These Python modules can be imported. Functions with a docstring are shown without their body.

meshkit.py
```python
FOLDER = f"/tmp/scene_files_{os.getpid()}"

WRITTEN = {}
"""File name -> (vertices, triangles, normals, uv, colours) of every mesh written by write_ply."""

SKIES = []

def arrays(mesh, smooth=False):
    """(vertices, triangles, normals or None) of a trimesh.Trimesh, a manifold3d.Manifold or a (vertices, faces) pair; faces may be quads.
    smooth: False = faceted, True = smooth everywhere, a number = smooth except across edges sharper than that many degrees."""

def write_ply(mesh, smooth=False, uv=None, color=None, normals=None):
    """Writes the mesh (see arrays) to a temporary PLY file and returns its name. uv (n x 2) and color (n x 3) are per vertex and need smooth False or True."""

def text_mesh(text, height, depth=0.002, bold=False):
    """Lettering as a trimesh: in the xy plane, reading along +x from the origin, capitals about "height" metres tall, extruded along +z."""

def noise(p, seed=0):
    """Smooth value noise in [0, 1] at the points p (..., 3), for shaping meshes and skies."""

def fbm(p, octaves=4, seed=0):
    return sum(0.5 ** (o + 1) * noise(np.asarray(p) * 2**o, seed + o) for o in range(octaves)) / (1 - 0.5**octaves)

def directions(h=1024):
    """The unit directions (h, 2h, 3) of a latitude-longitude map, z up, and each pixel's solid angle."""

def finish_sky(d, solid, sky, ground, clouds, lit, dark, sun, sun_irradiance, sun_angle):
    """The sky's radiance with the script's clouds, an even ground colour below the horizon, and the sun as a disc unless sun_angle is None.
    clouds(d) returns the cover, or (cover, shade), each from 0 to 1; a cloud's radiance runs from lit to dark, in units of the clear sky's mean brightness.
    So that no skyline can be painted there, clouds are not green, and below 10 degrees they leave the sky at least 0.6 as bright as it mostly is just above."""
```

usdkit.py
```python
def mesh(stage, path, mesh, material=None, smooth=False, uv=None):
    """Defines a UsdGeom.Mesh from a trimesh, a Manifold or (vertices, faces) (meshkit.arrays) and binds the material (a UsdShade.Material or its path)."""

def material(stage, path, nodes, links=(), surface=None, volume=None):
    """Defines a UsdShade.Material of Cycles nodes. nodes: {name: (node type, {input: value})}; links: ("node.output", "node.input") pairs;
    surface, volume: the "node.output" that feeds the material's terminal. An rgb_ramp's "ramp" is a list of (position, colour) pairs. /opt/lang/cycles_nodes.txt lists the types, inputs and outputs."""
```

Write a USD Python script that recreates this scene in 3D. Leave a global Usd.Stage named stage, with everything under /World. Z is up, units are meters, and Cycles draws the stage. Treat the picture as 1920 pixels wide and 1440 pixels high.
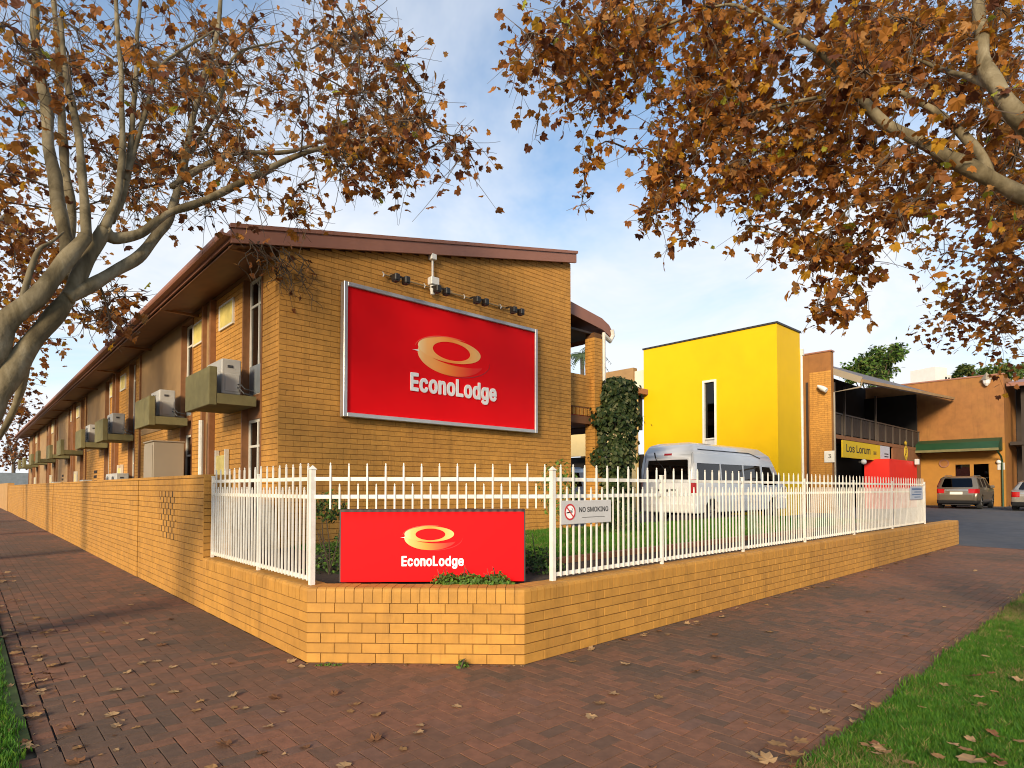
import math, random, numpy as np, trimesh, usdkit, meshkit
import manifold3d as m3
from shapely.geometry import Polygon, box as sbox
from shapely import affinity
from pxr import Usd, UsdGeom, UsdLux, UsdShade, Sdf, Gf, Vt

stage = Usd.Stage.CreateInMemory()
UsdGeom.SetStageUpAxis(stage, 'Z'); UsdGeom.SetStageMetersPerUnit(stage, 1.0)
UsdGeom.Xform.Define(stage, '/World'); UsdGeom.Scope.Define(stage, '/World/Looks')
rnd = random.Random(7); rng = np.random.default_rng(7)

# ------------------------------------------------------------------ camera, sky, sun, exposure
F, PITCH, EYE = 1120.0, math.radians(1.5), 1.51
cam = UsdGeom.Camera.Define(stage, '/World/camera')
cam.CreateHorizontalApertureAttr(36.0); cam.CreateVerticalApertureAttr(27.0)
cam.CreateFocalLengthAttr(F / 1920 * 36); cam.CreateFStopAttr(0.0); cam.CreateFocusDistanceAttr(8.0)
CY = 915 - F * math.tan(PITCH)
cam.CreateVerticalApertureOffsetAttr((CY - 720) / 1920 * 36)
cam.CreateClippingRangeAttr(Gf.Vec2f(0.1, 5000))
cam.AddTranslateOp().Set(Gf.Vec3d(0, 0, EYE)); cam.AddRotateXOp().Set(90 + math.degrees(PITCH))
cam.CreateExposureAttr(1.74)

SUN_EL = math.radians(18.0)
LP, LQ = 0.885, 0.465                      # sunlight's ground direction across / along the side street
YAW = math.atan2(.677, .736)
cy_, sy_ = math.cos(YAW), math.sin(YAW)
LX, LY = LP * cy_ - LQ * sy_, LP * sy_ + LQ * cy_
LX, LY = LX / math.hypot(LX, LY), LY / math.hypot(LX, LY)
SKY_STRENGTH, CLOUD = 0.078, (3.75, 3.85, 4.05)
usdkit.material(stage, '/World/Looks/sky_look', {
    'sky': ('sky_texture', {'sky_type': 'single_scattering', 'sun_disc': False, 'sun_elevation': SUN_EL, 'sun_rotation': math.atan2(-LX, -LY), 'altitude': 50.0, 'air_density': 1.0, 'aerosol_density': 0.4, 'ozone_density': 2.0}),
    'tc': ('texture_coordinate', {}), 'sep': ('separate_xyz', {}),
    'zz': ('math', {'math_type': 'add', 'value2': 0.22}), 'dx': ('math', {'math_type': 'divide'}), 'dy': ('math', {'math_type': 'divide'}),
    'cmb': ('combine_xyz', {'z': 3.7}),
    'n1': ('noise_texture', {'scale': 1.0, 'detail': 7.0, 'roughness': 0.58, 'distortion': 0.8}),
    'hz': ('map_range', {'from_min': 0.0, 'from_max': 0.62, 'to_min': 0.40, 'to_max': -0.03, 'clamp': True}),
    'sum': ('math', {'math_type': 'add'}),
    'ramp': ('rgb_ramp', {'ramp': [(0.36, (0.0, 0, 0)), (0.56, (.48, .48, .48)), (0.80, (.96, .96, .96)), (1, (1, 1, 1))]}),
    'mix': ('mix_color', {'b': CLOUD}), 'hs': ('hsv', {'saturation': 1.2, 'value': .86}), 'tint': ('vector_math', {'math_type': 'multiply', 'vector2': (.93, 1.04, 1.02)}),
    'bg': ('background_shader', {'strength': SKY_STRENGTH})},
    [('tc.generated', 'sep.vector'), ('sep.z', 'zz.value1'), ('sep.x', 'dx.value1'), ('zz.value', 'dx.value2'), ('sep.y', 'dy.value1'), ('zz.value', 'dy.value2'),
     ('dx.value', 'cmb.x'), ('dy.value', 'cmb.y'), ('cmb.vector', 'n1.vector'), ('sep.z', 'hz.value'), ('n1.fac', 'sum.value1'), ('hz.result', 'sum.value2'),
     ('sum.value', 'ramp.fac'), ('ramp.color', 'mix.fac'), ('sky.color', 'hs.color'), ('hs.color', 'tint.vector1'), ('tint.vector', 'mix.a'), ('mix.result', 'bg.color')], surface='bg.background')
dome = UsdLux.DomeLight.Define(stage, '/World/sky')
UsdShade.MaterialBindingAPI.Apply(dome.GetPrim()).Bind(UsdShade.Material.Get(stage, '/World/Looks/sky_look'))
dome.GetPrim().SetCustomDataByKey('kind', 'structure')
sun = UsdLux.DistantLight.Define(stage, '/World/sun')
sun.CreateIntensityAttr(0.40); sun.CreateNormalizeAttr(True); sun.CreateAngleAttr(14.0); sun.CreateColorAttr(Gf.Vec3f(1.0, 0.82, 0.57))
_z = np.array([-LX * math.cos(SUN_EL), -LY * math.cos(SUN_EL), math.sin(SUN_EL)])
_x = np.cross([0, 0, 1], _z); _x /= np.linalg.norm(_x); _y = np.cross(_z, _x)
sun.AddTransformOp().Set(Gf.Matrix4d(*_x, 0, *_y, 0, *_z, 0, 0, 0, 0, 1))

# ------------------------------------------------------------------ frames and helpers
# The lot lies square to its two streets: p runs along the right-hand street, q along the left-hand one, origin at the left corner of the splayed wall.
AX, AY = -1.774, 5.2
def w2(p, q): return AX + p * cy_ - q * sy_, AY + p * sy_ + q * cy_
def pq(x, y): return (x - AX) * cy_ + (y - AY) * sy_, -(x - AX) * sy_ + (y - AY) * cy_
def unpx(px, py, depth):                   # a place in the world seen at that spot of the photograph, that far away
    return np.array([(px - 960) / F * depth, depth, EYE + (915 - py) / F * depth])
def topx(v):                               # the reverse, for ranking pieces by size in the picture
    v = np.asarray(v, float); d = np.maximum(v[..., 1], .05)
    return np.stack([960 + v[..., 0] / d * F, 915 - (v[..., 2] - EYE) / d * F], -1), d
def to_world(v):
    v = np.asarray(v, float); x, y = w2(v[..., 0], v[..., 1]); return np.stack([x, y, v[..., 2]], -1)

names = {}
def numbered(parent, name):
    k = (parent, name); n = names.get(k, -1) + 1; names[k] = n
    return f'{parent}/{name}' if n == 0 else f'{parent}/{name}_{n:03d}'
def data(prim, label=None, cat=None, group=None, kind=None):
    for k, v in (('label', label), ('category', cat), ('group', group), ('kind', kind)):
        if v: prim.SetCustomDataByKey(k, v)
def place(xf, loc, rot, frame):
    if frame == 'lot':
        x, y = w2(loc[0], loc[1]); xf.AddTranslateOp().Set(Gf.Vec3d(x, y, loc[2])); xf.AddRotateZOp().Set(math.degrees(YAW) + rot)
    else:
        xf.AddTranslateOp().Set(Gf.Vec3d(*map(float, loc))); xf.AddRotateZOp().Set(float(rot))
def thing(name, label, cat, loc=(0, 0, 0), rot=0, group=None, kind=None, frame='lot'):
    path = numbered('/World', name); x = UsdGeom.Xform.Define(stage, path); place(x, loc, rot, frame)
    data(x.GetPrim(), label, cat, group, kind); return path
def mat(m): return UsdShade.Material.Get(stage, '/World/Looks/' + m)
def put(path, mesh, m, smooth=False, tone=None):
    me = usdkit.mesh(stage, path, mesh, mat(m), smooth)
    if tone is not None:
        t = np.asarray(tone, np.float32)
        if t.ndim == 0: UsdGeom.PrimvarsAPI(me).CreatePrimvar('tone', Sdf.ValueTypeNames.FloatArray, 'vertex').Set(Vt.FloatArray.FromNumpy(np.full(len(me.GetPointsAttr().Get()), t, np.float32)))
        else: UsdGeom.PrimvarsAPI(me).CreatePrimvar('tone', Sdf.ValueTypeNames.FloatArray, 'vertex').Set(Vt.FloatArray.FromNumpy(t))
    return me
def part(parent, name, mesh, m, smooth=False, label=None, kind=None, tone=None):
    path = numbered(parent, name); me = put(path, mesh, m, smooth, tone); data(me.GetPrim(), label, None, None, kind); return path
def solo(name, label, cat, mesh, m, smooth=False, group=None, kind=None, loc=(0, 0, 0), rot=0, frame='lot', tone=None):
    path = numbered('/World', name); me = put(path, mesh, m, smooth, tone); place(me, loc, rot, frame); data(me.GetPrim(), label, cat, group, kind); return path
def copy_of(src, name, loc, rot=0, frame='lot', label=None, cat=None, group=None, tilt=None, scale=None):
    path = numbered('/World', name); x = UsdGeom.Xform.Define(stage, path)
    x.GetPrim().GetReferences().AddInternalReference(Sdf.Path(src)); x.ClearXformOpOrder()
    x2 = UsdGeom.Xformable(x.GetPrim())
    lx, ly = w2(loc[0], loc[1]) if frame == 'lot' else (loc[0], loc[1])
    ang = (math.degrees(YAW) if frame == 'lot' else 0) + rot
    M = trimesh.transformations.rotation_matrix(math.radians(ang), [0, 0, 1])
    if tilt: M = trimesh.transformations.euler_matrix(tilt[0], tilt[1], 0) @ M if False else M @ trimesh.transformations.euler_matrix(tilt[0], tilt[1], 0)
    if scale: M = M @ np.diag([scale, scale, scale, 1])
    M[:3, 3] = (lx, ly, loc[2])
    x2.AddTransformOp(UsdGeom.XformOp.PrecisionDouble, 'place').Set(Gf.Matrix4d(*M.T.ravel()))
    x.GetPrim().SetInstanceable(True); data(x.GetPrim(), label, cat, group); return path

class MB:
    def __init__(s): s.v, s.f, s.t, s.n = [], [], [], 0
    def add(s, v, f, tone=None):
        v = np.asarray(v, float); f = np.asarray(f, int)
        if f.shape[1] == 4: f = np.vstack([f[:, [0, 1, 2]], f[:, [0, 2, 3]]])
        s.v.append(v); s.f.append(f + s.n); s.n += len(v)
        if tone is not None: s.t.append(np.full(len(v), tone))
        return s
    def mesh(s, m): return s.add(np.array(m.vertices), np.array(m.faces))
    def box(s, a0, a1, b0, b1, c0, c1, ch=0.0):
        if ch <= 0:
            v = [(x, y, z) for x in (a0, a1) for y in (b0, b1) for z in (c0, c1)]
            return s.add(v, [(0, 1, 3, 2), (4, 6, 7, 5), (0, 4, 5, 1), (2, 3, 7, 6), (0, 2, 6, 4), (1, 5, 7, 3)])
        pts = []
        for x, sx in ((a0, 1), (a1, -1)):
            for y, sy in ((b0, 1), (b1, -1)):
                for z, sz in ((c0, 1), (c1, -1)):
                    pts += [(x + sx * ch, y + sy * ch, z), (x + sx * ch, y, z + sz * ch), (x, y + sy * ch, z + sz * ch)]
        h = m3.Manifold.hull_points(np.array(pts)).to_mesh()
        return s.add(h.vert_properties[:, :3], h.tri_verts)
    def bar(s, a, b, w, h=None):
        a, b = np.array(a, float), np.array(b, float); d = b - a; L = np.linalg.norm(d); d /= L; h = h or w
        up = np.array([0, 0, 1.0]) if abs(d[2]) < .95 else np.array([1.0, 0, 0])
        x = np.cross(d, up); x /= np.linalg.norm(x); y = np.cross(x, d)
        v = [e + sx * x * w / 2 + sy * y * h / 2 for e in (a, b) for sx, sy in ((-1, -1), (1, -1), (1, 1), (-1, 1))]
        return s.add(v, [(0, 1, 2, 3), (7, 6, 5, 4), (0, 4, 5, 1), (1, 5, 6, 2), (2, 6, 7, 3), (3, 7, 4, 0)])
    def tube(s, pts, rad, sides=6, cap=True):
        v, f = tube(pts, rad, sides); return s.add(v, f)
    def out(s): return np.vstack(s.v), np.vstack(s.f)
    def tones(s): return np.concatenate(s.t) if s.t else None
def bx(*a, ch=0.0): return MB().box(*a, ch=ch).out()
def tube(pts, rad, sides=6):
    p = np.asarray(pts, float); rad = np.broadcast_to(rad, (len(p),))
    t = np.gradient(p, axis=0); t /= np.linalg.norm(t, axis=1, keepdims=True) + 1e-12
    a = np.zeros_like(p); ref = np.array([0, 0, 1.0]) if abs(t[0, 2]) < .9 else np.array([1.0, 0, 0])
    for i in range(len(p)):
        a[i] = np.cross(t[i], ref); a[i] /= np.linalg.norm(a[i]) + 1e-12; ref = np.cross(a[i], t[i])
    b = np.cross(t, a); ang = np.arange(sides) * 2 * np.pi / sides
    v = p[:, None] + rad[:, None, None] * (np.cos(ang)[None, :, None] * a[:, None] + np.sin(ang)[None, :, None] * b[:, None])
    i, j = np.meshgrid(np.arange(len(p) - 1), np.arange(sides), indexing='ij')
    q = np.stack([i * sides + j, (i + 1) * sides + j, (i + 1) * sides + (j + 1) % sides, i * sides + (j + 1) % sides], -1).reshape(-1, 4)
    n = len(p) * sides; v = np.vstack([v.reshape(-1, 3), p[:1], p[-1:]])
    f = np.vstack([q[:, [0, 1, 2]], q[:, [0, 2, 3]], [[n, k, (k + 1) % sides] for k in range(sides)], [[n + 1, n - sides + (k + 1) % sides, n - sides + k] for k in range(sides)]])
    return v, f
def smooth_path(pts, n):
    pts = np.asarray(pts, float); k = len(pts)
    if k < 3: return np.array([pts[0] + (pts[-1] - pts[0]) * t for t in np.linspace(0, 1, n)])
    P = np.vstack([2 * pts[0] - pts[1], pts, 2 * pts[-1] - pts[-2]]); out = []
    for t in np.linspace(0, k - 1 - 1e-9, n):
        i = int(t); u = t - i; a, b, c, d = P[i], P[i + 1], P[i + 2], P[i + 3]
        out.append(.5 * (2 * b + (c - a) * u + (2 * a - 5 * b + 4 * c - d) * u * u + (3 * b - a - 3 * c + d) * u ** 3))
    return np.array(out)
def poly_mesh(poly, depth):
    gs = [g for g in getattr(poly, 'geoms', [poly]) if g.geom_type == 'Polygon' and g.area > 1e-9]
    return trimesh.util.concatenate([trimesh.creation.extrude_polygon(g, depth, engine='earcut') for g in gs])
def stand(mesh, origin, d, n=None):
    """A flat piece drawn in x, y stands up: x runs along d (in the lot's plane), y goes up, its thickness points out along n."""
    v = np.array(mesh.vertices if hasattr(mesh, 'vertices') else mesh[0], float); f = np.array(mesh.faces if hasattr(mesh, 'faces') else mesh[1])
    d = np.array([d[0], d[1], 0.]); n = np.cross(d, [0, 0, 1.]) if n is None else np.array([n[0], n[1], 0.])
    o = np.array(origin, float); w = o + v[:, :1] * d + v[:, 1:2] * np.array([0, 0, 1.]) + v[:, 2:3] * n
    if np.dot(np.cross(d, [0, 0, 1.]), n) < 0: f = f[:, ::-1]
    return w, f
def text(s, h, depth=.004, squeeze=1.0, bold=True):
    t = meshkit.text_mesh(s, h, depth, bold=bold); t.vertices[:, 0] *= squeeze; return t

# ------------------------------------------------------------------ materials
def look(name, c, rough=.7, var=.18, scale=6.0, bump=.0, bscale=40.0, metal=0.0, spec=.5, tone=None, coat=0.0, stain=None, sscale=.7, streak=0.0):
    """A plain painted, timber or stone surface: its colour wanders a little with place; tone: the ramp a piece's own 'tone' picks from; stain: (colour, amount) in broad patches."""
    c = np.array(c, float)
    n = {'g': ('geometry', {}), 'n': ('noise_texture', {'scale': scale, 'detail': 5.0, 'roughness': .6}),
         'r': ('map_range', {'from_min': .3, 'from_max': .7, 'to_min': 1 - var, 'to_max': 1 + var, 'clamp': True}),
         'hv': ('vector_math', {'math_type': 'scale'}),
         'p': ('principled_bsdf', {'roughness': rough, 'metallic': metal, 'specular_ior_level': spec, 'coat_weight': coat, 'coat_roughness': .08})}
    l = [('g.position', 'n.vector'), ('n.fac', 'r.value'), ('r.result', 'hv.scale')]
    if tone is not None:
        n['at'] = ('attribute', {'attribute': 'tone'}); n['rp'] = ('rgb_ramp', {'ramp': tone})
        l += [('at.fac', 'rp.fac'), ('rp.color', 'hv.vector1')]
    else: n['hv'][1]['vector1'] = tuple(c)
    last = 'hv.vector'
    if stain is not None:
        n['sn'] = ('noise_texture', {'scale': sscale, 'detail': 6.0, 'roughness': .65, 'distortion': .4})
        n['sr'] = ('map_range', {'from_min': .48, 'from_max': .72, 'to_min': 0.0, 'to_max': stain[1], 'clamp': True})
        n['sm'] = ('mix_color', {'b': tuple(stain[0])})
        l += [('g.position', 'sn.vector'), ('sn.fac', 'sr.value'), ('sr.result', 'sm.fac'), (last, 'sm.a')]; last = 'sm.result'
    if streak:
        n['km'] = ('mapping', {'scale': (7.0, 7.0, .55)}); n['kn'] = ('noise_texture', {'scale': 1.0, 'detail': 5.0, 'roughness': .7}); n['kr'] = ('map_range', {'from_min': .52, 'from_max': .75, 'to_min': 1.0, 'to_max': 1.0 - streak, 'clamp': True}); n['kv'] = ('vector_math', {'math_type': 'scale'})
        l += [('g.position', 'km.vector'), ('km.vector', 'kn.vector'), ('kn.fac', 'kr.value'), ('kr.result', 'kv.scale'), (last, 'kv.vector1')]; last = 'kv.vector'
    l.append((last, 'p.base_color'))
    if bump:
        n['bn'] = ('noise_texture', {'scale': bscale, 'detail': 4.0}); n['b'] = ('bump', {'strength': bump, 'distance': .01})
        l += [('g.position', 'bn.vector'), ('bn.fac', 'b.height'), ('b.normal', 'p.normal')]
    usdkit.material(stage, '/World/Looks/' + name, n, l, surface='p.BSDF')
def leaf_look(name, c, trans=.45, rough=.6, var=.25):
    c = np.array(c, float)
    usdkit.material(stage, '/World/Looks/' + name, {
        'g': ('geometry', {}), 'n': ('noise_texture', {'scale': 9.0, 'detail': 3.0}), 'r': ('map_range', {'from_min': .3, 'from_max': .7, 'to_min': 1 - var, 'to_max': 1 + var, 'clamp': True}),
        'hv': ('vector_math', {'math_type': 'scale', 'vector1': tuple(c)}), 'p': ('principled_bsdf', {'roughness': rough, 'specular_ior_level': .3}), 't': ('translucent_bsdf', {}),
        'm': ('mix_closure', {'fac': trans})},
        [('g.position', 'n.vector'), ('n.fac', 'r.value'), ('r.result', 'hv.scale'), ('hv.vector', 'p.base_color'), ('hv.vector', 't.color'), ('p.BSDF', 'm.closure1'), ('t.BSDF', 'm.closure2')], surface='m.closure')
def pane_look(name, tint, ior=1.5, rough=.02):
    usdkit.material(stage, '/World/Looks/' + name, {'f': ('fresnel', {'IOR': ior}), 't': ('transparent_bsdf', {'color': tint}), 'gl': ('glossy_bsdf', {'roughness': rough, 'color': (.9, .9, .9)}), 'm': ('mix_closure', {})},
        [('f.fac', 'm.fac'), ('t.BSDF', 'm.closure1'), ('gl.BSDF', 'm.closure2')], surface='m.closure')

BR = np.array([.46, .222, .036])
def ramp_about(c, spread): return [(i / 4, tuple(np.array(c) * k)) for i, k in enumerate((1 - spread, 1 - spread * .35, 1.0, 1 + spread * .45, 1 + spread))]
look('brick_paint', BR, .72, .10, 9.0, .25, 90, tone=ramp_about(BR, .09), stain=((.33, .155, .035), .5), sscale=1.1, streak=.30)
BE = np.array([.53, .255, .048])
look('brick_wall', BE, .78, .12, 9.0, .25, 90, tone=ramp_about(BE, .08), stain=((.40, .175, .035), .5), sscale=.8, streak=.28)
look('mortar', (.13, .055, .015), .9, .2, 30)
look('void', (.012, .009, .007), .95, .1)
look('wall_flat', (.45, .25, .085), .8, .14, 3.0, .3, 60, stain=((.27, .15, .06), .5), sscale=.6)
look('panel_render', (.33, .20, .085), .8, .14, 2.0, .2, 60, stain=((.3, .17, .07), .5), sscale=.8)
look('timber_trim', (.24, .105, .04), .6, .2, 5)
look('frosted_yellow', (.62, .50, .15), .45, .2, 4.0)
look('white_paint', (.74, .715, .65), .5, .06, 8, stain=((.52, .45, .34), .5), sscale=5, streak=.15)
look('window_white', (.66, .63, .55), .5, .08, 8)
look('grey_panel', (.22, .25, .27), .3, .15, 3)
look('concrete_green', (.165, .145, .062), .85, .2, 4, .3, 50, stain=((.12, .10, .045), .4), sscale=1.6)
look('fascia_brown', (.29, .125, .08), .5, .06, 3, stain=((.25, .105, .06), .25), sscale=.5)
look('soffit_timber', (.13, .048, .018), .55, .22, 4)
look('roof_metal', (.13, .10, .085), .55, .2, 2)
look('leaf_litter', (.05, .03, .018), .95, .4, 12)
look('sign_red', (.86, .004, .008), .6, .02, 2, spec=.12)
look('frame_metal', (.58, .58, .58), .35, .05, 5, metal=.6)
look('frame_dark', (.05, .03, .03), .5, .1, 5)
look('letter_white', (.92, .91, .90), .45, .02, 5)
look('letter_black', (.02, .02, .02), .5, .05, 5)
look('ring_dark', (.42, .006, .010), .45, .02, 5)
look('ring_light', (.9, .13, .07), .45, .02, 5)
look('sign_grey', (.55, .54, .53), .5, .05, 5)
look('prohibit_red', (.55, .03, .03), .5, .03, 5)
look('notice_blue', (.10, .16, .30), .5, .05, 5)
look('notice_pale', (.45, .48, .55), .5, .05, 5)
look('lamp_black', (.025, .022, .02), .5, .1, 5)
look('lamp_white', (.75, .74, .70), .4, .05, 5)
look('conduit', (.33, .22, .10), .6, .1, 5)
look('ac_white', (.46, .45, .42), .5, .07, 5, stain=((.42, .40, .35), .4), sscale=3)
look('ac_dark', (.05, .05, .055), .5, .1, 5)
look('cabinet_beige', (.29, .24, .175), .6, .06, 2)
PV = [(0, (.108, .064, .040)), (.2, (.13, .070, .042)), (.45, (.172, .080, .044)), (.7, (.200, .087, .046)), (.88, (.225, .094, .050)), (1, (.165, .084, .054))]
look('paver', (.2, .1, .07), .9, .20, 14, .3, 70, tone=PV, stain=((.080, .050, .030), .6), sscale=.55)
look('paver_joint', (.016, .011, .008), .95, .3, 20)
look('kerb_concrete', (.24, .22, .19), .9, .2, 8, .4, 50)
look('asphalt', (.075, .08, .092), .85, .25, 2.5, .5, 120, stain=((.12, .11, .10), .6), sscale=.25)
look('earth', (.10, .075, .045), .95, .3, 3)
look('mulch', (.055, .032, .02), .95, .45, 25, .8, 60)
look('turf', (.045, .075, .014), .95, .3, 8)
look('yellow_wall', (.77, .475, .003), .6, .035, .8, spec=.2, stain=((.62, .34, .006), .22), sscale=.5)
look('cream_wall', (.66, .52, .26), .7, .06, 2)
look('pale_wall', (.68, .62, .52), .7, .06, 2)
look('orange_wall', (.29, .118, .028), .75, .15, 2.5, .25, 40, streak=.2, stain=((.36, .17, .03), .55), sscale=.35)
look('orange_lower', (.37, .165, .02), .7, .1, 2)
look('brown_wall', (.20, .085, .035), .7, .12, 2)
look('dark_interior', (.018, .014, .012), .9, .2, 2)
look('dark_timber', (.03, .019, .013), .7, .2, 3)
look('rail_metal', (.07, .055, .045), .5, .1, 3)
look('awning_green', (.014, .055, .022), .5, .1, 2)
look('red_panel', (.70, .02, .012), .5, .04, 2)
look('signage_yellow', (.58, .40, .012), .5, .03, 2)
look('gold', (.55, .38, .04), .4, .1, 6)
look('van_white', (.80, .79, .77), .25, .02, 2, coat=.6)
look('silver_paint', (.42, .38, .32), .25, .03, 2, metal=.55, coat=.8)
look('bronze_paint', (.20, .165, .12), .25, .03, 2, metal=.5, coat=.8)
look('plastic_black', (.02, .02, .022), .55, .1, 5)
look('tyre', (.022, .022, .022), .85, .1, 5)
look('alloy', (.50, .50, .50), .3, .05, 5, metal=.8)
look('tail_red', (.42, .01, .01), .2, .05, 5, coat=.5)
look('plate_white', (.75, .74, .62), .4, .03, 5)
look('seat_grey', (.10, .10, .11), .9, .1, 5)
look('gable_white', (.72, .70, .66), .7, .05, 2)
BK = [(0.30, (.055, .042, .022)), (0.43, (.11, .086, .046)), (0.54, (.18, .145, .085)), (.64, (.24, .20, .125)), (.78, (.42, .37, .26))]
usdkit.material(stage, '/World/Looks/plane_bark', {'g': ('geometry', {}), 'mp': ('mapping', {'scale': (1, 1, .45)}), 'n': ('noise_texture', {'scale': 4.2, 'detail': 6.0, 'roughness': .62, 'distortion': .7}), 'r': ('rgb_ramp', {'ramp': BK}),
    'n2': ('noise_texture', {'scale': 26.0, 'detail': 4.0}), 'b': ('bump', {'strength': .5, 'distance': .015}), 'p': ('principled_bsdf', {'roughness': .85, 'specular_ior_level': .25})},
    [('g.position', 'mp.vector'), ('mp.vector', 'n.vector'), ('n.fac', 'r.fac'), ('r.color', 'p.base_color'), ('g.position', 'n2.vector'), ('n2.fac', 'b.height'), ('b.normal', 'p.normal')], surface='p.BSDF')
look('twig', (.085, .06, .04), .85, .25, 8)
look('bark_dark', (.10, .075, .05), .9, .3, 6, .5, 30)
for nm, c in (('leaf_brown', (.27, .10, .025)), ('leaf_rust', (.42, .165, .026)), ('leaf_tan', (.40, .20, .062)), ('leaf_dark', (.13, .045, .02)), ('leaf_gold', (.50, .26, .018)), ('leaf_lime', (.36, .36, .035))): leaf_look(nm, c)
for nm, c in (('leaf_green', (.075, .14, .025)), ('leaf_deep', (.022, .045, .012)), ('leaf_olive', (.13, .16, .035)), ('leaf_bright', (.12, .23, .03)), ('grass_blade', (.055, .165, .012)), ('grass_pale', (.11, .21, .02)), ('grass_straw', (.26, .20, .08)), ('palm_leaf', (.07, .11, .05)), ('ivy_leaf', (.055, .078, .022)), ('ivy_pale', (.16, .17, .075))): leaf_look(nm, c, .25)
for nm, c in (('dry_tan', (.30, .165, .065)), ('dry_brown', (.19, .085, .035)), ('dry_pale', (.36, .225, .11))): leaf_look(nm, c, .12, .75)
pane_look('glass_clear', (.62, .66, .66)); pane_look('glass_dark', (.10, .11, .12)); pane_look('glass_van', (.50, .53, .53))
look('pane_back', (.05, .055, .055), .6, .3, 2)
def print_ramp(name, stops, x0, x1, rough=.6):
    usdkit.material(stage, '/World/Looks/' + name, {'tc': ('texture_coordinate', {}), 's': ('separate_xyz', {}), 'm': ('map_range', {'from_min': x0, 'from_max': x1, 'clamp': True}), 'r': ('rgb_ramp', {'ramp': stops}), 'p': ('principled_bsdf', {'roughness': rough})},
        [('tc.object', 's.vector'), ('s.x', 'm.value'), ('m.result', 'r.fac'), ('r.color', 'p.base_color')], surface='p.BSDF')
# ------------------------------------------------------------------ pieces: bricks, pavers, boards
class Pieces:
    """Pieces of one kind on one thing, in the lot's frame: the 300 that show largest become parts of their own, the rest one part together."""
    def __init__(s): s.items = []
    def add(s, v, f, face): s.items.append((np.asarray(v, float), np.asarray(f, int), np.asarray(face, float)))
    def emit(s, parent, name, m, most=300, tone=lambda: rnd.random(), rest=None, place_tone=False):
        if not s.items: return
        P, d = topx(to_world(np.array([i[2] for i in s.items])))
        x, y = P[..., 0], P[..., 1]
        area = np.abs(.5 * ((x * np.roll(y, -1, 1) - np.roll(x, -1, 1) * y).sum(1)))
        c = P.mean(1); seen = (c[:, 0] > -10) & (c[:, 0] < 1930) & (c[:, 1] > -10) & (c[:, 1] < 1450) & (d.min(1) > .5)
        order = np.argsort(-np.where(seen, area, -1)); single = set(order[:most].tolist())
        b = MB()
        for i, (v, f, _) in enumerate(s.items):
            t = tone(v) if place_tone else tone()
            if i in single: part(parent, name, (v, f), m, tone=t)
            else: b.add(v, f, t)
        if b.v: part(parent, rest or name + '_remainder', b.out(), m, kind='stuff', tone=b.tones())
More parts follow.
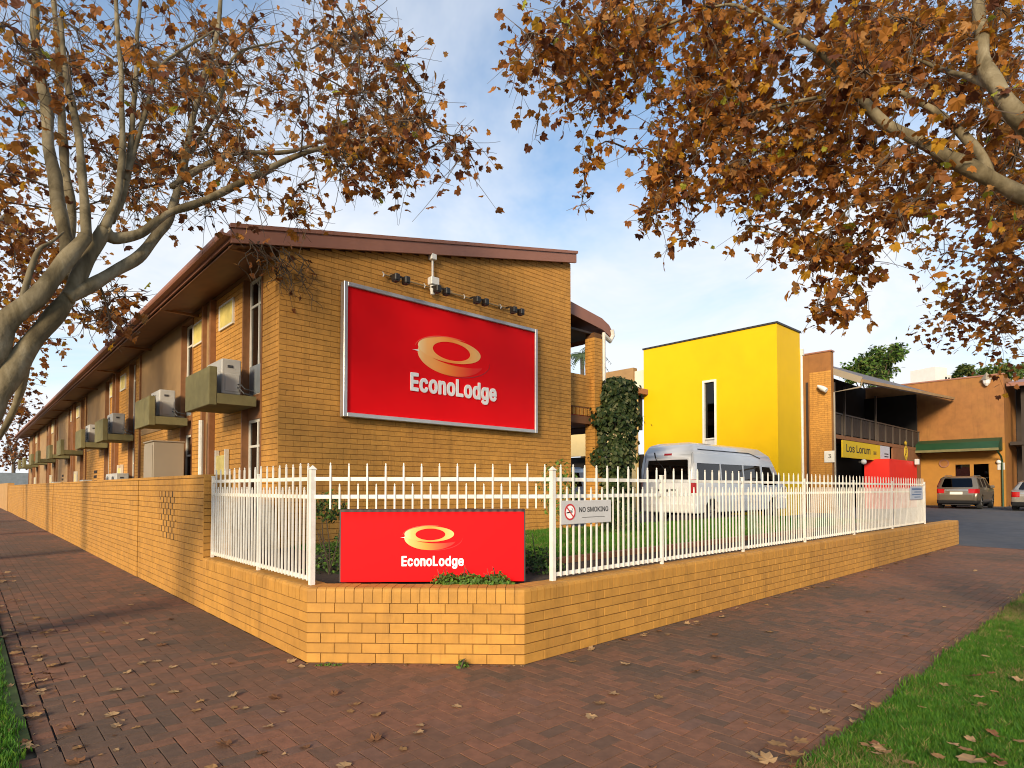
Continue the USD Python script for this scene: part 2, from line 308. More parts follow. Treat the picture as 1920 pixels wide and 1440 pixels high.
def brick_piece(o, d, n, u0, u1, z0, z1, out=0.0, deep=.03, ch=.0022, tilt=0.0):
    """A brick whose face lies `out` proud of the wall plane through o along d; n points outwards."""
    o, d, n = (np.array([*a, 0.]) if len(a) == 2 else np.array(a, float) for a in (o, d, n)); Z = np.array([0, 0, 1.])
    def P(u, z, w): return o + d * u + Z * z + n * (w + tilt * (u - u0))
    v = [P(u0, z0, -deep), P(u1, z0, -deep), P(u1, z1, -deep), P(u0, z1, -deep),
         P(u0, z0, out - ch), P(u1, z0, out - ch), P(u1, z1, out - ch), P(u0, z1, out - ch),
         P(u0 + ch, z0 + ch, out), P(u1 - ch, z0 + ch, out), P(u1 - ch, z1 - ch, out), P(u0 + ch, z1 - ch, out)]
    q = [(0, 1, 5, 4), (1, 2, 6, 5), (2, 3, 7, 6), (3, 0, 4, 7), (4, 5, 9, 8), (5, 6, 10, 9), (6, 7, 11, 10), (7, 4, 8, 11), (8, 9, 10, 11)]
    for k in (8, 9, 10, 11): v[k] = v[k] + d * rnd.gauss(0, .0009) + Z * rnd.gauss(0, .0009) - n * (rnd.random() < .06) * rnd.uniform(.002, .005)   # worn corners
    f = [t for a, b, c, e in q for t in ((a, b, c), (a, c, e))]
    if np.dot(np.cross(d, Z), n) < 0: f = [t[::-1] for t in f]
    return np.array(v), np.array(f), np.array([v[8], v[9], v[10], v[11]])
def courses(pc, o, d, n, L, z0, nc, h=.086, bl=.24, gap=.0046, start=0, clip=None, keep=None, deep=.03, rough=.0007):
    for c in range(nc):
        za, zb = z0 + c * h + gap * .75, z0 + (c + 1) * h - gap * .75
        cuts = [0.0]; x = bl * (.5 if (c + start) % 2 else 1.0)
        while x < L - .06: cuts.append(x); x += bl
        cuts.append(L)
        for a, b in zip(cuts, cuts[1:]):
            a2, b2 = (a + gap / 2 if a > 0 else a), (b - gap / 2 if b < L else b)
            m = .5 * (a + b)
            if keep and not keep(m, .5 * (za + zb)): continue
            zt = zb
            if clip: zt = min(zb, clip(m)); 
            if zt - za < .02: continue
            pc.add(*brick_piece(o, d, n, a2, b2, za, zt, rnd.uniform(-rough, rough), deep, tilt=rnd.uniform(-.002, .002)))

# ------------------------------------------------------------------ ground
def site_z(p, q):
    s = lambda t: np.clip(t, 0, 1) ** 2 * (3 - 2 * np.clip(t, 0, 1))
    return .45 * np.maximum(s((q + 1.5) / 6.5) * s((p - 16.9) / 3), s((p - 17) / 15))
far = MB().add([(-600, -600, -.03), (600, -600, -.03), (600, 600, -.03), (-600, 600, -.03)], [(0, 1, 2, 3)])
solo('ground', 'bare ground reaching out to the horizon round the lot', 'ground', far.out(), 'earth', kind='structure')
def sheet(p0, p1, q0, q1, nu, nv, zf):
    P, Q = np.meshgrid(np.linspace(p0, p1, nu), np.linspace(q0, q1, nv), indexing='ij'); Z = zf(P, Q)
    i, j = np.meshgrid(np.arange(nu - 1), np.arange(nv - 1), indexing='ij')
    f = np.stack([i * nv + j, (i + 1) * nv + j, (i + 1) * nv + j + 1, i * nv + j + 1], -1).reshape(-1, 4)
    return np.stack([P, Q, Z], -1).reshape(-1, 3), np.vstack([f[:, [0, 1, 2]], f[:, [0, 2, 3]]])
solo('car_park', 'asphalt driveway and car park rising beyond the end of the low brick wall', 'driveway', sheet(17.02, 75, -14, 40, 60, 56, lambda p, q: site_z(p, q) + .004), 'asphalt', smooth=True, kind='structure')
solo('courtyard', 'asphalt yard behind the lawn where the white van is parked', 'yard', sheet(7.95, 17.5, 3.75, 40, 6, 12, lambda p, q: 0 * p + .452), 'asphalt', kind='structure')
solo('road', 'asphalt roads beyond the grass verges', 'road', MB().box(-40, 60, -30, -8.6, -.2, -.1).box(-30, -7.2, -8.6, 80, -.2, -.104).out(), 'asphalt', kind='structure')

# pavement: herringbone clay pavers on a joint bed
pav = thing('pavement', 'herringbone brick pavement wrapping round the corner of the splayed wall', 'pavement', kind='structure')
EDGE_L, EDGE_R = -1.88, -3.69
def paved(p, q):
    if q > EDGE_L + 1.2 and p > EDGE_L: return p < .0 and q < 60
    return None
def verge_left_edge(q):      # the grass to the left ends in a curve at the corner
    return EDGE_L
def in_pavement(p, q):
    if p > 17.0: return False
    if q > 0: return EDGE_L < p < -.002
    if p > 1.343: return EDGE_R < q < -1.319
    if p + q * (1.343 / 1.317) > .0: return False                                   # behind the splay
    if p > 1.0: return q > EDGE_R
    if q > -1.62: return p > EDGE_L - .8
    return p > -8 and q > -8
bed = MB()
bed.add([(EDGE_L, -.75, -.010), (0, -.75, -.010), (0, 60, -.010), (EDGE_L, 60, -.010)], [(0, 1, 2, 3)])
bed.add([(-8, -8, -.0105), (1.0, -8, -.0105), (1.0, -.75, -.0105), (-8, -.75, -.0105)], [(0, 1, 2, 3)])
bed.add([(0, -1.4, -.0110), (1.4, -1.4, -.0110), (1.4, -.1, -.0110), (0, -.1, -.0110)], [(0, 1, 2, 3)])
bed.add([(1.0, EDGE_R, -.010), (17.02, EDGE_R, -.010), (17.02, -1.25, -.010), (1.0, -1.25, -.010)], [(0, 1, 2, 3)])
part(pav, 'joint_bed', bed.out(), 'paver_joint')
U = .104
pp = Pieces(); G = .0052
def paver(a0, a1, b0, b1):
    z = rnd.uniform(-.001, .001); s, t = rnd.uniform(-.004, .004), rnd.uniform(-.004, .004); ch = .0014
    mid = ((a0 + a1) / 2, (b0 + b1) / 2)
    def P(a, b, dz): return (a, b, z + dz + s * (a - mid[0]) + t * (b - mid[1]))
    v = [P(a0, b0, -.02), P(a1, b0, -.02), P(a1, b1, -.02), P(a0, b1, -.02), P(a0, b0, -ch), P(a1, b0, -ch), P(a1, b1, -ch), P(a0, b1, -ch),
         P(a0 + ch, b0 + ch, 0), P(a1 - ch, b0 + ch, 0), P(a1 - ch, b1 - ch, 0), P(a0 + ch, b1 - ch, 0)]
    q = [(0, 1, 5, 4), (1, 2, 6, 5), (2, 3, 7, 6), (3, 0, 4, 7), (4, 5, 9, 8), (5, 6, 10, 9), (6, 7, 11, 10), (7, 4, 8, 11), (8, 9, 10, 11)]
    pp.add(v, [t for a, b, c, e in q for t in ((a, b, c), (a, c, e))], [v[8], v[9], v[10], v[11]])
header_rows = []
for i in range(-80, 172):
    for j in range(-78, 580):
        k = (i - j) % 4
        p, q = i * U, j * U
        if k == 0: a0, a1, b0, b1 = p, p + 2 * U, q, q + U
        elif k == 2: a0, a1, b0, b1 = p, p + U, q - U, q + U
        else: continue
        if not any(in_pavement(x, y) for x in (a0 + .01, a1 - .01) for y in (b0 + .01, b1 - .01)): continue
        if a1 > 1.0 and b1 < -1.2:
            b0 = max(b0, EDGE_R + U)
            if b1 - b0 < .03: continue
        if b1 > -.7 and a0 < EDGE_L + U:
            a0 = EDGE_L + U
            if a1 - a0 < .03: continue
        X, Y = w2((a0 + a1) / 2, (b0 + b1) / 2)
        if Y < 1.6 or abs(X) / Y > 1.15: continue
        jt = lambda: rnd.uniform(-.0012, .0012)
        paver(a0 + G / 2 + jt(), a1 - G / 2 + jt(), b0 + G / 2 + jt(), b1 - G / 2 + jt())
for k in range(154):                       # a soldier row along each grass edge
    x = 1.0 + k * U; paver(x + G / 2, x + U - G / 2, EDGE_R + .002, EDGE_R + U - G / 2 if False else EDGE_R + U - .002)
for k in range(180):
    y = -.75 + k * U
    if y < 20: paver(EDGE_L + .002, EDGE_L + U - .002, y + G / 2, y + U - G / 2)
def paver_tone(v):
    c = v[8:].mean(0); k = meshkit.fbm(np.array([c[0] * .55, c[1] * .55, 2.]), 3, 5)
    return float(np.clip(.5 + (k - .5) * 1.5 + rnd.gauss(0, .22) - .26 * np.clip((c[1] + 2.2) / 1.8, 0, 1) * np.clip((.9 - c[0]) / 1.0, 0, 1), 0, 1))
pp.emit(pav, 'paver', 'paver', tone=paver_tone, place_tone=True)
kb = thing('kerb_edging', 'concrete edging strip between the brick pavement and the right-hand grass', 'kerb', kind='structure')
for k in range(18):
    p0 = 1.05 + k * .95
    part(kb, 'edging_block', bx(p0 + .004, p0 + .942, EDGE_R - .065, EDGE_R - .004, -.06, .012 + rnd.uniform(-.004, .004), ch=.006), 'kerb_concrete')
kl = thing('kerb_edging', 'concrete edging strip beside the left-hand grass, curving round its corner', 'kerb', kind='structure')
QC = -.75
arc = [(EDGE_L - .06 - .8 + .8 * math.cos(a), QC - .8 * math.sin(a)) for a in np.linspace(.2, 1.57, 6)] + [(-4.5, QC - .8), (-7, QC - .8)]
for (a, b), (c, e) in zip(arc, arc[1:]):
    L = math.hypot(c - a, e - b); k = max(1, int(L / .9))
    for s in range(k):
        t0, t1 = s / k, (s + 1) / k - .006 / L
        part(kl, 'edging_block', MB().bar((a + (c - a) * t0, b + (e - b) * t0, -.02), (a + (c - a) * t1, b + (e - b) * t1, -.02), .11, .07).out(), 'kerb_concrete')

solo('verge', 'earth under the grass along the right-hand street', 'verge', sheet(1.05, 17.0, -8.6, EDGE_R - .07, 24, 10, lambda p, q: .012 + .03 * np.sin((q + 8.6) / 4.7 * 3.14)), 'turf', smooth=True, kind='structure')
lv = Polygon([(EDGE_L - .01, 60), (EDGE_L - .01, QC + .3), (EDGE_L - .12, QC)] + [(EDGE_L - .12 - .74 + .74 * math.cos(a), QC - .74 * math.sin(a)) for a in np.linspace(.2, 1.57, 6)] + [(-7.2, QC - .74), (-7.2, 60)])
lm = trimesh.creation.extrude_polygon(lv, .015, engine='earcut')
solo('verge', 'earth under the grass along the left-hand street', 'verge', lm, 'turf', kind='structure')

# inside the wall: raised bed, lawn and its edging
solo('garden_bed', 'dark mulch bed behind the splayed wall and along the right-hand fence', 'garden bed', MB().mesh(trimesh.creation.extrude_polygon(Polygon([(.225, 3.9), (.225, .125), (1.455, -1.08), (17.2, -1.08), (17.2, -.16), (3.0, -.16), (2.6, 1.2), (1.6, 2.6), (1.4, 3.9)]), .605, engine='earcut')).out(), 'mulch', kind='structure')
lawn_poly = Polygon([(1.4, 3.95), (1.6, 2.6), (2.6, 1.2), (3.0, -.05), (17.2, -.05), (17.2, 3.6), (8.2, 3.7), (8.0, 3.95)])
solo('lawn', 'low lawn between the end wall of the building and the fence', 'lawn', trimesh.creation.extrude_polygon(lawn_poly, .61, engine='earcut'), 'turf', kind='structure')
ed = thing('lawn_edging', 'row of brown edging bricks along the front of the lawn behind the fence', 'edging'); el = Pieces()
for k in range(58):
    el.add(*brick_piece((2.9 + k * .24, -.16), (1, 0), (0, -1), .004, .236, .48, .675, rnd.uniform(-.004, .004), .1))
el.emit(ed, 'brick', 'brown_wall', tone=lambda: .5)
solo('inner_path', 'strip of bare earth between the street wall and the side of the motel', 'path', bx(.3, 1.3, 3.9, 62, -.02, .46), 'earth', kind='structure')
solo('yard_ground', 'bare earth yard past the far end of the motel', 'ground', bx(1.31, 40, 49.5, 62, -.02, .40), 'earth', kind='structure')

# ------------------------------------------------------------------ brick walls along the streets
TOP = .646
sp = np.array([1.343, -1.317]); SL = float(np.hypot(*sp)); sd = sp / SL; sn = np.array([sd[1], -sd[0]])
if sn[1] > 0: sn = -sn
low = thing('low_brick_wall', 'low tan brick wall with a splayed corner and brick-on-edge capping, carrying the white fence', 'wall')
core = Polygon([(.012, 3.06), (.012, .005), (1.348, -1.305), (17.49, -1.305), (17.49, -1.085), (1.45, -1.085), (.232, .12), (.232, 3.06)])
part(low, 'wall_core', trimesh.creation.extrude_polygon(core, TOP - .012, engine='earcut'), 'mortar')
lw, cap = Pieces(), Pieces()
runs = [((0, 3.06), (0, -1), (-1, 0), 3.06, 0), ((0, 0), tuple(sd), tuple(sn), SL, 1), ((1.343, -1.317), (1, 0), (0, -1), 16.16, 0)]
for o, d, n, L, st in runs:
    courses(lw, o, d, n, L, 0, 6, start=st, deep=.011)
    k = int(round(L / .0815)); wd = L / k
    for i in range(k):
        a, b = i * wd + (.0025 if i else 0), (i + 1) * wd - (.0025 if i < k - 1 else 0)
        out = rnd.uniform(-.002, .002); zt = TOP + rnd.uniform(-.002, .002); z0 = .519
        D = np.array([*d, 0.]); N = np.array([*n, 0.]); O = np.array([*o, 0.])
        prof = [(out, z0), (out, zt - .03), (out - .008, zt - .010), (out - .028, zt), (-.235, zt), (-.235, zt - .06), (-.2, z0)]
        first_m, last_m = (st == 1 or o[0] > 1), (st == 1 or o[0] == 0)        # mitred where the runs meet at the corners
        def sk(u, w):
            m_ = -min(w, 0) * math.tan(math.radians(22.5))
            if first_m: u = max(u, m_)
            if last_m: u = min(u, L - m_)
            return u
        v = []
        for uu in (a, b):
            for w, z in prof:
                v.append(O + D * sk(uu, w) + N * w + np.array([0, 0, z]))
        m = len(prof); f = []
        for r in range(m):
            s_ = (r + 1) % m; f += [(r, m + r, m + s_), (r, m + s_, s_)]
        for r in range(1, m - 1): f += [(0, r, r + 1), (m, m + r + 1, m + r)]
        f = np.array(f)
        tm = trimesh.Trimesh(np.array(v), f, process=False)
        if tm.volume < 0: f = f[:, ::-1]
        cap.add(v, f, [v[0], v[m], v[m + 2], v[2]])
lw.emit(low, 'brick', 'brick_paint'); cap.emit(low, 'capping_brick', 'brick_paint', most=160)
wr = Pieces(); courses(wr, (17.503, -1.317), (0, 1), (1, 0), .235, 0, 7, deep=.011); wr.emit(low, 'end_brick', 'brick_paint')

high = thing('boundary_wall', 'long tan brick boundary wall beside the left-hand footpath with a pierced brick panel', 'wall')
HZ = 1.68
def lattice(q, z): return 4.28 < q < 5.30 and   .775 < z < 1.46
hc = MB()
hc.box(.012, .34, 3.07, 4.27, 0, HZ - .01).box(.012, .34, 5.31, 46, 0, HZ - .0101).box(.012, .34, 4.27, 5.31, 0, .77).box(.012, .34, 4.27, 5.31, 1.462, HZ - .0102)
part(high, 'wall_core', hc.out(), 'mortar')
part(high, 'pierced_back', bx(.13, .30, 4.271, 5.309, .771, 1.461), 'void')
hb = Pieces()
joints = [3.06, 6.8, 13.3, 19.8, 26.3, 32.8, 39.3, 46.0]
for k, (a, b) in enumerate(zip(joints, joints[1:])):
    o = (-.012 if k % 2 else 0.0, b - .012)
    courses(hb, o, (0, -1), (-1, 0), b - a - .012, 0, 19, h=HZ / 19.5, start=k, deep=.011, keep=lambda u, z, b=b: not lattice(b - .012 - u, z))
h = HZ / 19.5
for c in range(9, 17):
    za, zb = c * h + .003, (c + 1) * h - .003
    if za < .70: continue
    off = 0 if c % 2 else .1
    x = 4.28 - off
    while x < 5.30:
        a, b = max(x, 4.28), min(x + .155, 5.30)
        if b - a > .05: hb.add(*brick_piece((0, 0), (0, 1), (-1, 0), a, b, za, zb, 0, .12))
        if x + .155 > 4.28 and x + .2 < 5.3: part(high, 'opening', bx(.0015, .11, max(x + .157, 4.28), x + .202, za + .001, zb - .001), 'void')
        x += .204
hb.emit(high, 'brick', 'brick_paint')
hcap = Pieces()
for k in range(179):
    a = 3.06 + k * .24
    hcap.add(*brick_piece((-.006, 0), (0, 1), (-1, 0), a + .003, a + .237, 19 * h + .004, HZ, 0, .346))
hcap.emit(high, 'capping_brick', 'brick_paint', most=60)
en = Pieces(); courses(en, (.002, 3.056), (1, 0), (0, -1), .336, TOP + .004, 12, deep=.011); en.emit(high, 'end_brick', 'brick_paint')
part(high, 'far_section', bx(-.05, .3, 46.02, 75, 0, 1.84), 'wall_flat')

# ------------------------------------------------------------------ the motel
CP, CQ = 1.275, 3.99; WID = 6.62; RP = CP + WID; GZ = .45; LEN = 45.5
motel = thing('motel_building', 'long two-storey tan brick motel wing with a sloping brown roof and small concrete balconies', 'building')
def roof_z(p): return 5.03 + (p - (CP - .69)) * (6.66 - 5.03) / (RP + .05 - CP + .69)
# end wall facing the lawn
ew = Polygon([(CP + .012, GZ - .2), (RP - .012, GZ - .2), (RP - .012, roof_z(RP)), (CP + .012, roof_z(CP))])
part(motel, 'end_wall', stand(poly_mesh(ew, .25), (0, CQ + .262, 0), (1, 0), (0, -1)), 'mortar')
eb = Pieces(); courses(eb, (CP, CQ), (1, 0), (0, -1), WID, GZ - .02, 74, clip=lambda u: roof_z(CP + u) - .01, deep=.011)
eb.emit(motel, 'brick', 'brick_wall')
# side facade, described in s = distance from the corner
def facade(name, s0, s1, z0, z1, off, m, thick=.2, ch=0, parent=motel):   # off: how far the face stands out of the wall plane
    return part(parent, name, bx(CP - off, CP - off + thick, CQ + s0, CQ + s1, z0, z1, ch=ch), m)
ZT = 5.06
slots = [.72, 4.63]; bays = [(k * 9.47) for k in range(5)]
sb = Pieces(); cores = MB()
def brick_bay(s0, s1, z0, z1, off=0.0):
    if s0 > 19: return
    nc = int((z1 - z0) / .086)
    courses(sb, (CP - off, CQ + s1), (0, -1), (-1, 0), s1 - s0, z0, nc, deep=.011, h=(z1 - z0) / nc)
def wall_bay(s0, s1, z0, z1, off=0.0, flat='panel_render'):
    if s0 > 19: facade('wall_panel', s0, s1, z0, z1, off, flat)
    else:
        cores.box(CP - off + .012, CP + .22, CQ + s0 + .004, CQ + s1 - .004, z0, z1); brick_bay(s0, s1, z0, z1, off)
def window(s0, s1, z0, z1, kind):
    fr = part(motel, 'window', MB().box(CP + .10, CP + .15, CQ + s0, CQ + s0 + .05, z0, z1).box(CP + .10, CP + .15, CQ + s1 - .05, CQ + s1, z0, z1).box(CP + .101, CP + .149, CQ + s0 + .05, CQ + s1 - .05, z1 - .05, z1).box(CP + .101, CP + .149, CQ + s0 + .05, CQ + s1 - .05, z0, z0 + .05)
              .box(CP + .102, CP + .148, CQ + (s0 + s1) / 2 - .022, CQ + (s0 + s1) / 2 + .022, z0 + .05, z1 - .05).box(CP + .103, CP + .147, CQ + s0 + .05, CQ + s1 - .05, z1 - .47, z1 - .43).out(), 'window_white')
    part(fr, 'pane', bx(CP + .12, CP + .126, CQ + s0 + .05, CQ + s1 - .05, z0 + .05, z1 - .05), 'glass_dark')
    part(fr, 'backing', bx(CP + .30, CP + .32, CQ + s0, CQ + s1, z0, z1), 'pane_back')
    if kind == 'upper': part(fr, 'spandrel_panel', bx(CP + .09, CP + .118, CQ + s0 + .05, CQ + s1 - .05, z0 + .02, z0 + .5), 'grey_panel')
for bi, B in enumerate(bays):
    nxt = B + 9.47
    wall_bay(B, B + .72, GZ, ZT, 0)
    for k, s in enumerate((B + .72, B + 4.63)):
        e = s + .82
        window(s, e, 3.07, ZT - .02, 'upper'); window(s, e, GZ + .02, 2.66, 'lower')
        facade('slot_beam', s, e, 2.66, 3.07, -.08, 'timber_trim', .3)
        facade('slot_reveal', s - .05, s, GZ, ZT, .012, 'timber_trim', .2); facade('slot_reveal', e, e + .05, GZ, ZT, .012, 'timber_trim', .2)
    for (s0, s1) in ((B + 1.60, B + 3.06), (B + 3.64, B + 4.57)): wall_bay(s0, s1, GZ, ZT, .0)
    facade('pilaster', B + 3.06, B + 3.64, GZ, ZT, .09, 'brick_wall', .3) if bi < 0 else None
    facade('timber_mullion', B + 3.06, B + 3.16, GZ, ZT, .10, 'timber_trim', .3); facade('timber_mullion', B + 3.54, B + 3.64, GZ, ZT, .10, 'timber_trim', .3)
    facade('wall_panel', B + 3.16, B + 3.54, GZ, ZT, .03, 'panel_render', .2)
    wall_bay(B + 5.50, nxt - .05 if bi < 4 else LEN, GZ, 2.9, 0); facade('wall_panel', B + 5.50, nxt - .05 if bi < 4 else LEN, 2.905, ZT, .01, 'panel_render')
    facade('timber_mullion', nxt - .05 if bi < 4 else LEN, nxt if bi < 4 else LEN + .06, GZ, ZT, .05, 'timber_trim', .3)
    for (s0, s1) in ((B + 2.02, B + 2.80), (B + 3.80, B + 4.52)):
        f = part(motel, 'vent_window', MB().box(CP - .035, CP + .01, CQ + s0, CQ + s0 + .035, 4.42, 4.88).box(CP - .035, CP + .01, CQ + s1 - .035, CQ + s1, 4.42, 4.88).box(CP - .034, CP + .01, CQ + s0 + .035, CQ + s1 - .035, 4.845, 4.88).box(CP - .034, CP + .01, CQ + s0 + .035, CQ + s1 - .035, 4.42, 4.455).out(), 'window_white')
        part(f, 'frosted_pane', bx(CP - .022, CP - .014, CQ + s0 + .035, CQ + s1 - .035, 4.455, 4.845), 'frosted_yellow')
    for k, s in enumerate((B + .90, B + 4.93)):
        bl = part(motel, 'balcony', bx(CP - .60, CP - .005, CQ + s, CQ + s + 1.32, 2.83, 2.99), 'concrete_green')
        part(bl, 'balcony_panel', bx(CP - .72, CP - .603, CQ + s - .004, CQ + s + 1.33, 2.80, 3.40, ch=.008), 'concrete_green')
    f = part(motel, 'lower_screen', bx(CP - .06, CP - .01, CQ + B + 2.25, CQ + B + 2.75, .6, 2.1), 'frosted_yellow'); part(f, 'screen_frame', MB().box(CP - .075, CP - .012, CQ + B + 2.75, CQ + B + 2.80, .5, 2.2).box(CP - .075, CP - .012, CQ + B + 2.20, CQ + B + 2.25, .5, 2.2).out(), 'window_white')
    for r in range(5):
        for c in range(4): part(motel, 'vent_block', bx(CP - .012, CP + .0, CQ + B + 6.9 + c * .17 + (r % 2) * .08, CQ + B + 7.0 + c * .17 + (r % 2) * .08, 1.35 + r * .172, 1.45 + r * .172), 'dark_timber') if B < 20 else None
sb.emit(motel, 'facade_brick', 'brick_wall', most=300)
part(motel, 'facade_core', cores.out(), 'mortar')
part(motel, 'inner_mass', MB().box(CP + .33, RP - .01, CQ + .27, CQ + LEN, GZ - .1, 5.0).out(), 'dark_interior')
part(motel, 'courtyard_wall', bx(RP - .009, RP + .0, CQ + .27, CQ + LEN, GZ - .1, 6.4), 'brown_wall')
# roof
E0 = CP - .70
rp = MB(); zs = lambda p: roof_z(p) + .17
for a, b in ((E0, RP + .06),):
    v = [(a, CQ - .10, zs(a) + .06), (b, CQ - .10, zs(b) + .06), (b, CQ + LEN + .4, zs(b) + .06), (a, CQ + LEN + .4, zs(a) + .06)]
    rp.add(v + [(x, y, z - .06) for x, y, z in v], [(0, 1, 2, 3), (7, 6, 5, 4), (0, 4, 5, 1), (1, 5, 6, 2), (2, 6, 7, 3), (3, 7, 4, 0)])
part(motel, 'roof', rp.out(), 'roof_metal')
fa = Polygon([(E0 - .03, roof_z(E0) - .02), (RP + .07, roof_z(RP) - .02), (RP + .07, roof_z(RP) + .20), (E0 - .03, roof_z(E0) + .20)])
part(motel, 'end_fascia', stand(poly_mesh(fa, .05), (0, CQ - .068, 0), (1, 0), (0, -1)), 'fascia_brown')
part(motel, 'fascia_capping', stand(poly_mesh(Polygon([(E0 - .05, roof_z(E0) + .19), (RP + .1, roof_z(RP) + .19), (RP + .1, roof_z(RP) + .25), (E0 - .05, roof_z(E0) + .25)]), .09), (0, CQ - .05, 0), (1, 0), (0, -1)), 'fascia_brown')
part(motel, 'end_fascia', stand(poly_mesh(fa, .05), (0, CQ + LEN + .4, 0), (1, 0), (0, -1)), 'fascia_brown')
part(motel, 'eave_fascia', bx(E0 - .03, E0 + .0, CQ - .115, CQ + LEN + .4, roof_z(E0) + .02, roof_z(E0) + .19), 'fascia_brown')
gut = MB()
gp = [(0, 0), (-.10, .0), (-.115, .03), (-.115, .085), (-.10, .085), (-.10, .035), (0, .02)]
for k in range(9):
    q0, q1 = CQ - .1 + k * (LEN + .4) / 9, CQ - .1 + (k + 1) * (LEN + .4) / 9 - .004
    ge = trimesh.creation.extrude_polygon(Polygon([(E0 - .032 + x, roof_z(E0) + .07 + y) for x, y in gp]), q1 - q0, engine='earcut')
    vv = np.array(ge.vertices); part(motel, 'gutter', (np.stack([vv[:, 0], q1 - vv[:, 2], vv[:, 1]], 1), np.array(ge.faces)), 'fascia_brown')
for k in range(7):
    a = E0 + .005 + k * .098
    part(motel, 'soffit_board', bx(a, a + .092, CQ - .06, CQ + LEN + .3, roof_z(a) - .03 + .0, roof_z(a) - .012), 'soffit_timber')
for k in range(12): part(motel, 'rafter', bx(E0 + .01, CP + .01, CQ + .1 + k * 4.1, CQ + .16 + k * 4.1, roof_z(CP) - .14, roof_z(E0) - .032), 'timber_trim')
part(motel, 'eave_shadow_board', bx(CP - .005, CP + .2, CQ + .02, CQ + LEN, ZT + .004, roof_z(CP) + .1), 'timber_trim')
# walkway on the courtyard side
wq = CQ + .35
wk = part(motel, 'walkway_roof', stand(poly_mesh(Polygon([(RP - .02, 5.72), (RP + 1.55, 5.50), (RP + 1.78, 5.40), (RP + 1.86, 5.28), (RP + 1.86, 5.44), (RP + 1.76, 5.56), (RP + 1.5, 5.68), (RP - .02, 5.93)]), 40), (0, wq + 40, 0), (1, 0), (0, -1)), 'fascia_brown')
part(motel, 'walkway_fascia', stand(poly_mesh(Polygon([(RP + .0, 5.66), (RP + 1.52, 5.44), (RP + 1.80, 5.33), (RP + 1.9, 5.22), (RP + 1.9, 5.47), (RP + 1.78, 5.60), (RP + 1.5, 5.72), (RP + .0, 5.95)]), .05), (0, wq, 0), (1, 0), (0, -1)), 'fascia_brown')
part(motel, 'walkway_ceiling', bx(RP + .0, RP + 1.5, wq + .02, wq + 39, 5.28, 5.33), 'dark_timber')
wc = Pieces(); courses(wc, (RP + 1.14, wq - .1), (1, 0), (0, -1), .30, GZ, 55, bl=.15, deep=.011); courses(wc, (RP + 1.14, wq + .2), (0, -1), (-1, 0), .30, GZ, 55, bl=.15, deep=.011)
wc.emit(motel, 'column_brick', 'brick_wall', most=100)
part(motel, 'walkway_column', bx(RP + 1.152, RP + 1.43, wq - .088, wq + .19, GZ, 5.3), 'mortar')
for k in range(1, 6): part(motel, 'walkway_column', bx(RP + 1.14, RP + 1.44, wq + k * 7, wq + k * 7 + .3, GZ, 5.3), 'brown_wall')
wpq = Pieces(); courses(wpq, (RP + .01, wq), (1, 0), (0, -1), 1.12, 3.46, 9, deep=.011); wpq.emit(motel, 'parapet_brick', 'brick_wall')
part(motel, 'walkway_parapet', MB().box(RP + .01, RP + 1.13, wq + .012, wq + .12, 3.44, 4.235).box(RP + 1.30, RP + 1.42, wq + .3, wq + 38, 3.44, 4.235).out(), 'brown_wall')
part(motel, 'walkway_slab', bx(RP + .005, RP + 1.5, wq + .004, wq + 38, 3.06, 3.24), 'brown_wall')
part(motel, 'vent_recess', bx(RP + .01, RP + 1.13, wq + .05, wq + .1, 3.245, 3.44), 'prohibit_red')
for k in range(8): part(motel, 'vent_brick', bx(RP + .02 + k * .145, RP + .11 + k * .145, wq + .0, wq + .048, 3.26, 3.43), 'brick_wall', )
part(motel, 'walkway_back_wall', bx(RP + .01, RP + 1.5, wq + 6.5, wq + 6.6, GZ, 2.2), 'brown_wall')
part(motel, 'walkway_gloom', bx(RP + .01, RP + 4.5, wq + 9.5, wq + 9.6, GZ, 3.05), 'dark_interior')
dp = part(motel, 'downpipe', MB().tube([(RP + 1.52, wq - .08, 5.35), (RP + 1.50, wq - .1, 5.2), (RP + 1.50, wq - .1, GZ)], .045, 10).out(), 'white_paint', smooth=40)
part(motel, 'downpipe', MB().tube([(CP - .16, CQ + 3.35, 2.80), (CP - .16, CQ + 3.35, GZ)], .045, 8).out(), 'white_paint', smooth=40)
part(motel, 'gutter_end', MB().tube([(RP + 1.88, wq - .05, 5.5), (RP + 1.92, wq - .05, 5.36), (RP + 1.80, wq - .06, 5.20), (RP + 1.52, wq - .08, 5.30)], .06, 8).out(), 'white_paint', smooth=40)
# ------------------------------------------------------------------ signs
def ell(cx, cy, rx, ry, rot=0, n=72):
    return affinity.rotate(Polygon([(cx + rx * math.cos(t), cy + ry * math.sin(t)) for t in np.linspace(0, 2 * math.pi, n, endpoint=False)]), rot, origin=(cx, cy))
def arc_band(cx, cy, rx, ry, a0, a1, w0, w1, n=40):
    A = np.radians(np.linspace(a0, a1, n)); W = w0 + (w1 - w0) * np.sin(np.linspace(0, math.pi, n))
    o = [(cx + (rx + w / 2) * math.cos(a), cy + (ry + w / 2) * math.sin(a)) for a, w in zip(A, W)]
    i = [(cx + (rx - w / 2) * math.cos(a), cy + (ry - w / 2) * math.sin(a)) for a, w in zip(A, W)]
    return Polygon(o + i[::-1]).buffer(0)
SWR = [(0, (1, .66, .30)), (.10, (1, .48, .14)), (.40, (1, .29, .035)), (.60, (.95, .13, .02)), (.82, (.87, .02, .008)), (1, (.86, .005, .008))]
RGR = [(0, (1, .74, .38)), (.14, (1, .48, .14)), (.5, (1, .30, .04)), (.8, (1, .44, .11)), (1, (1, .56, .2))]
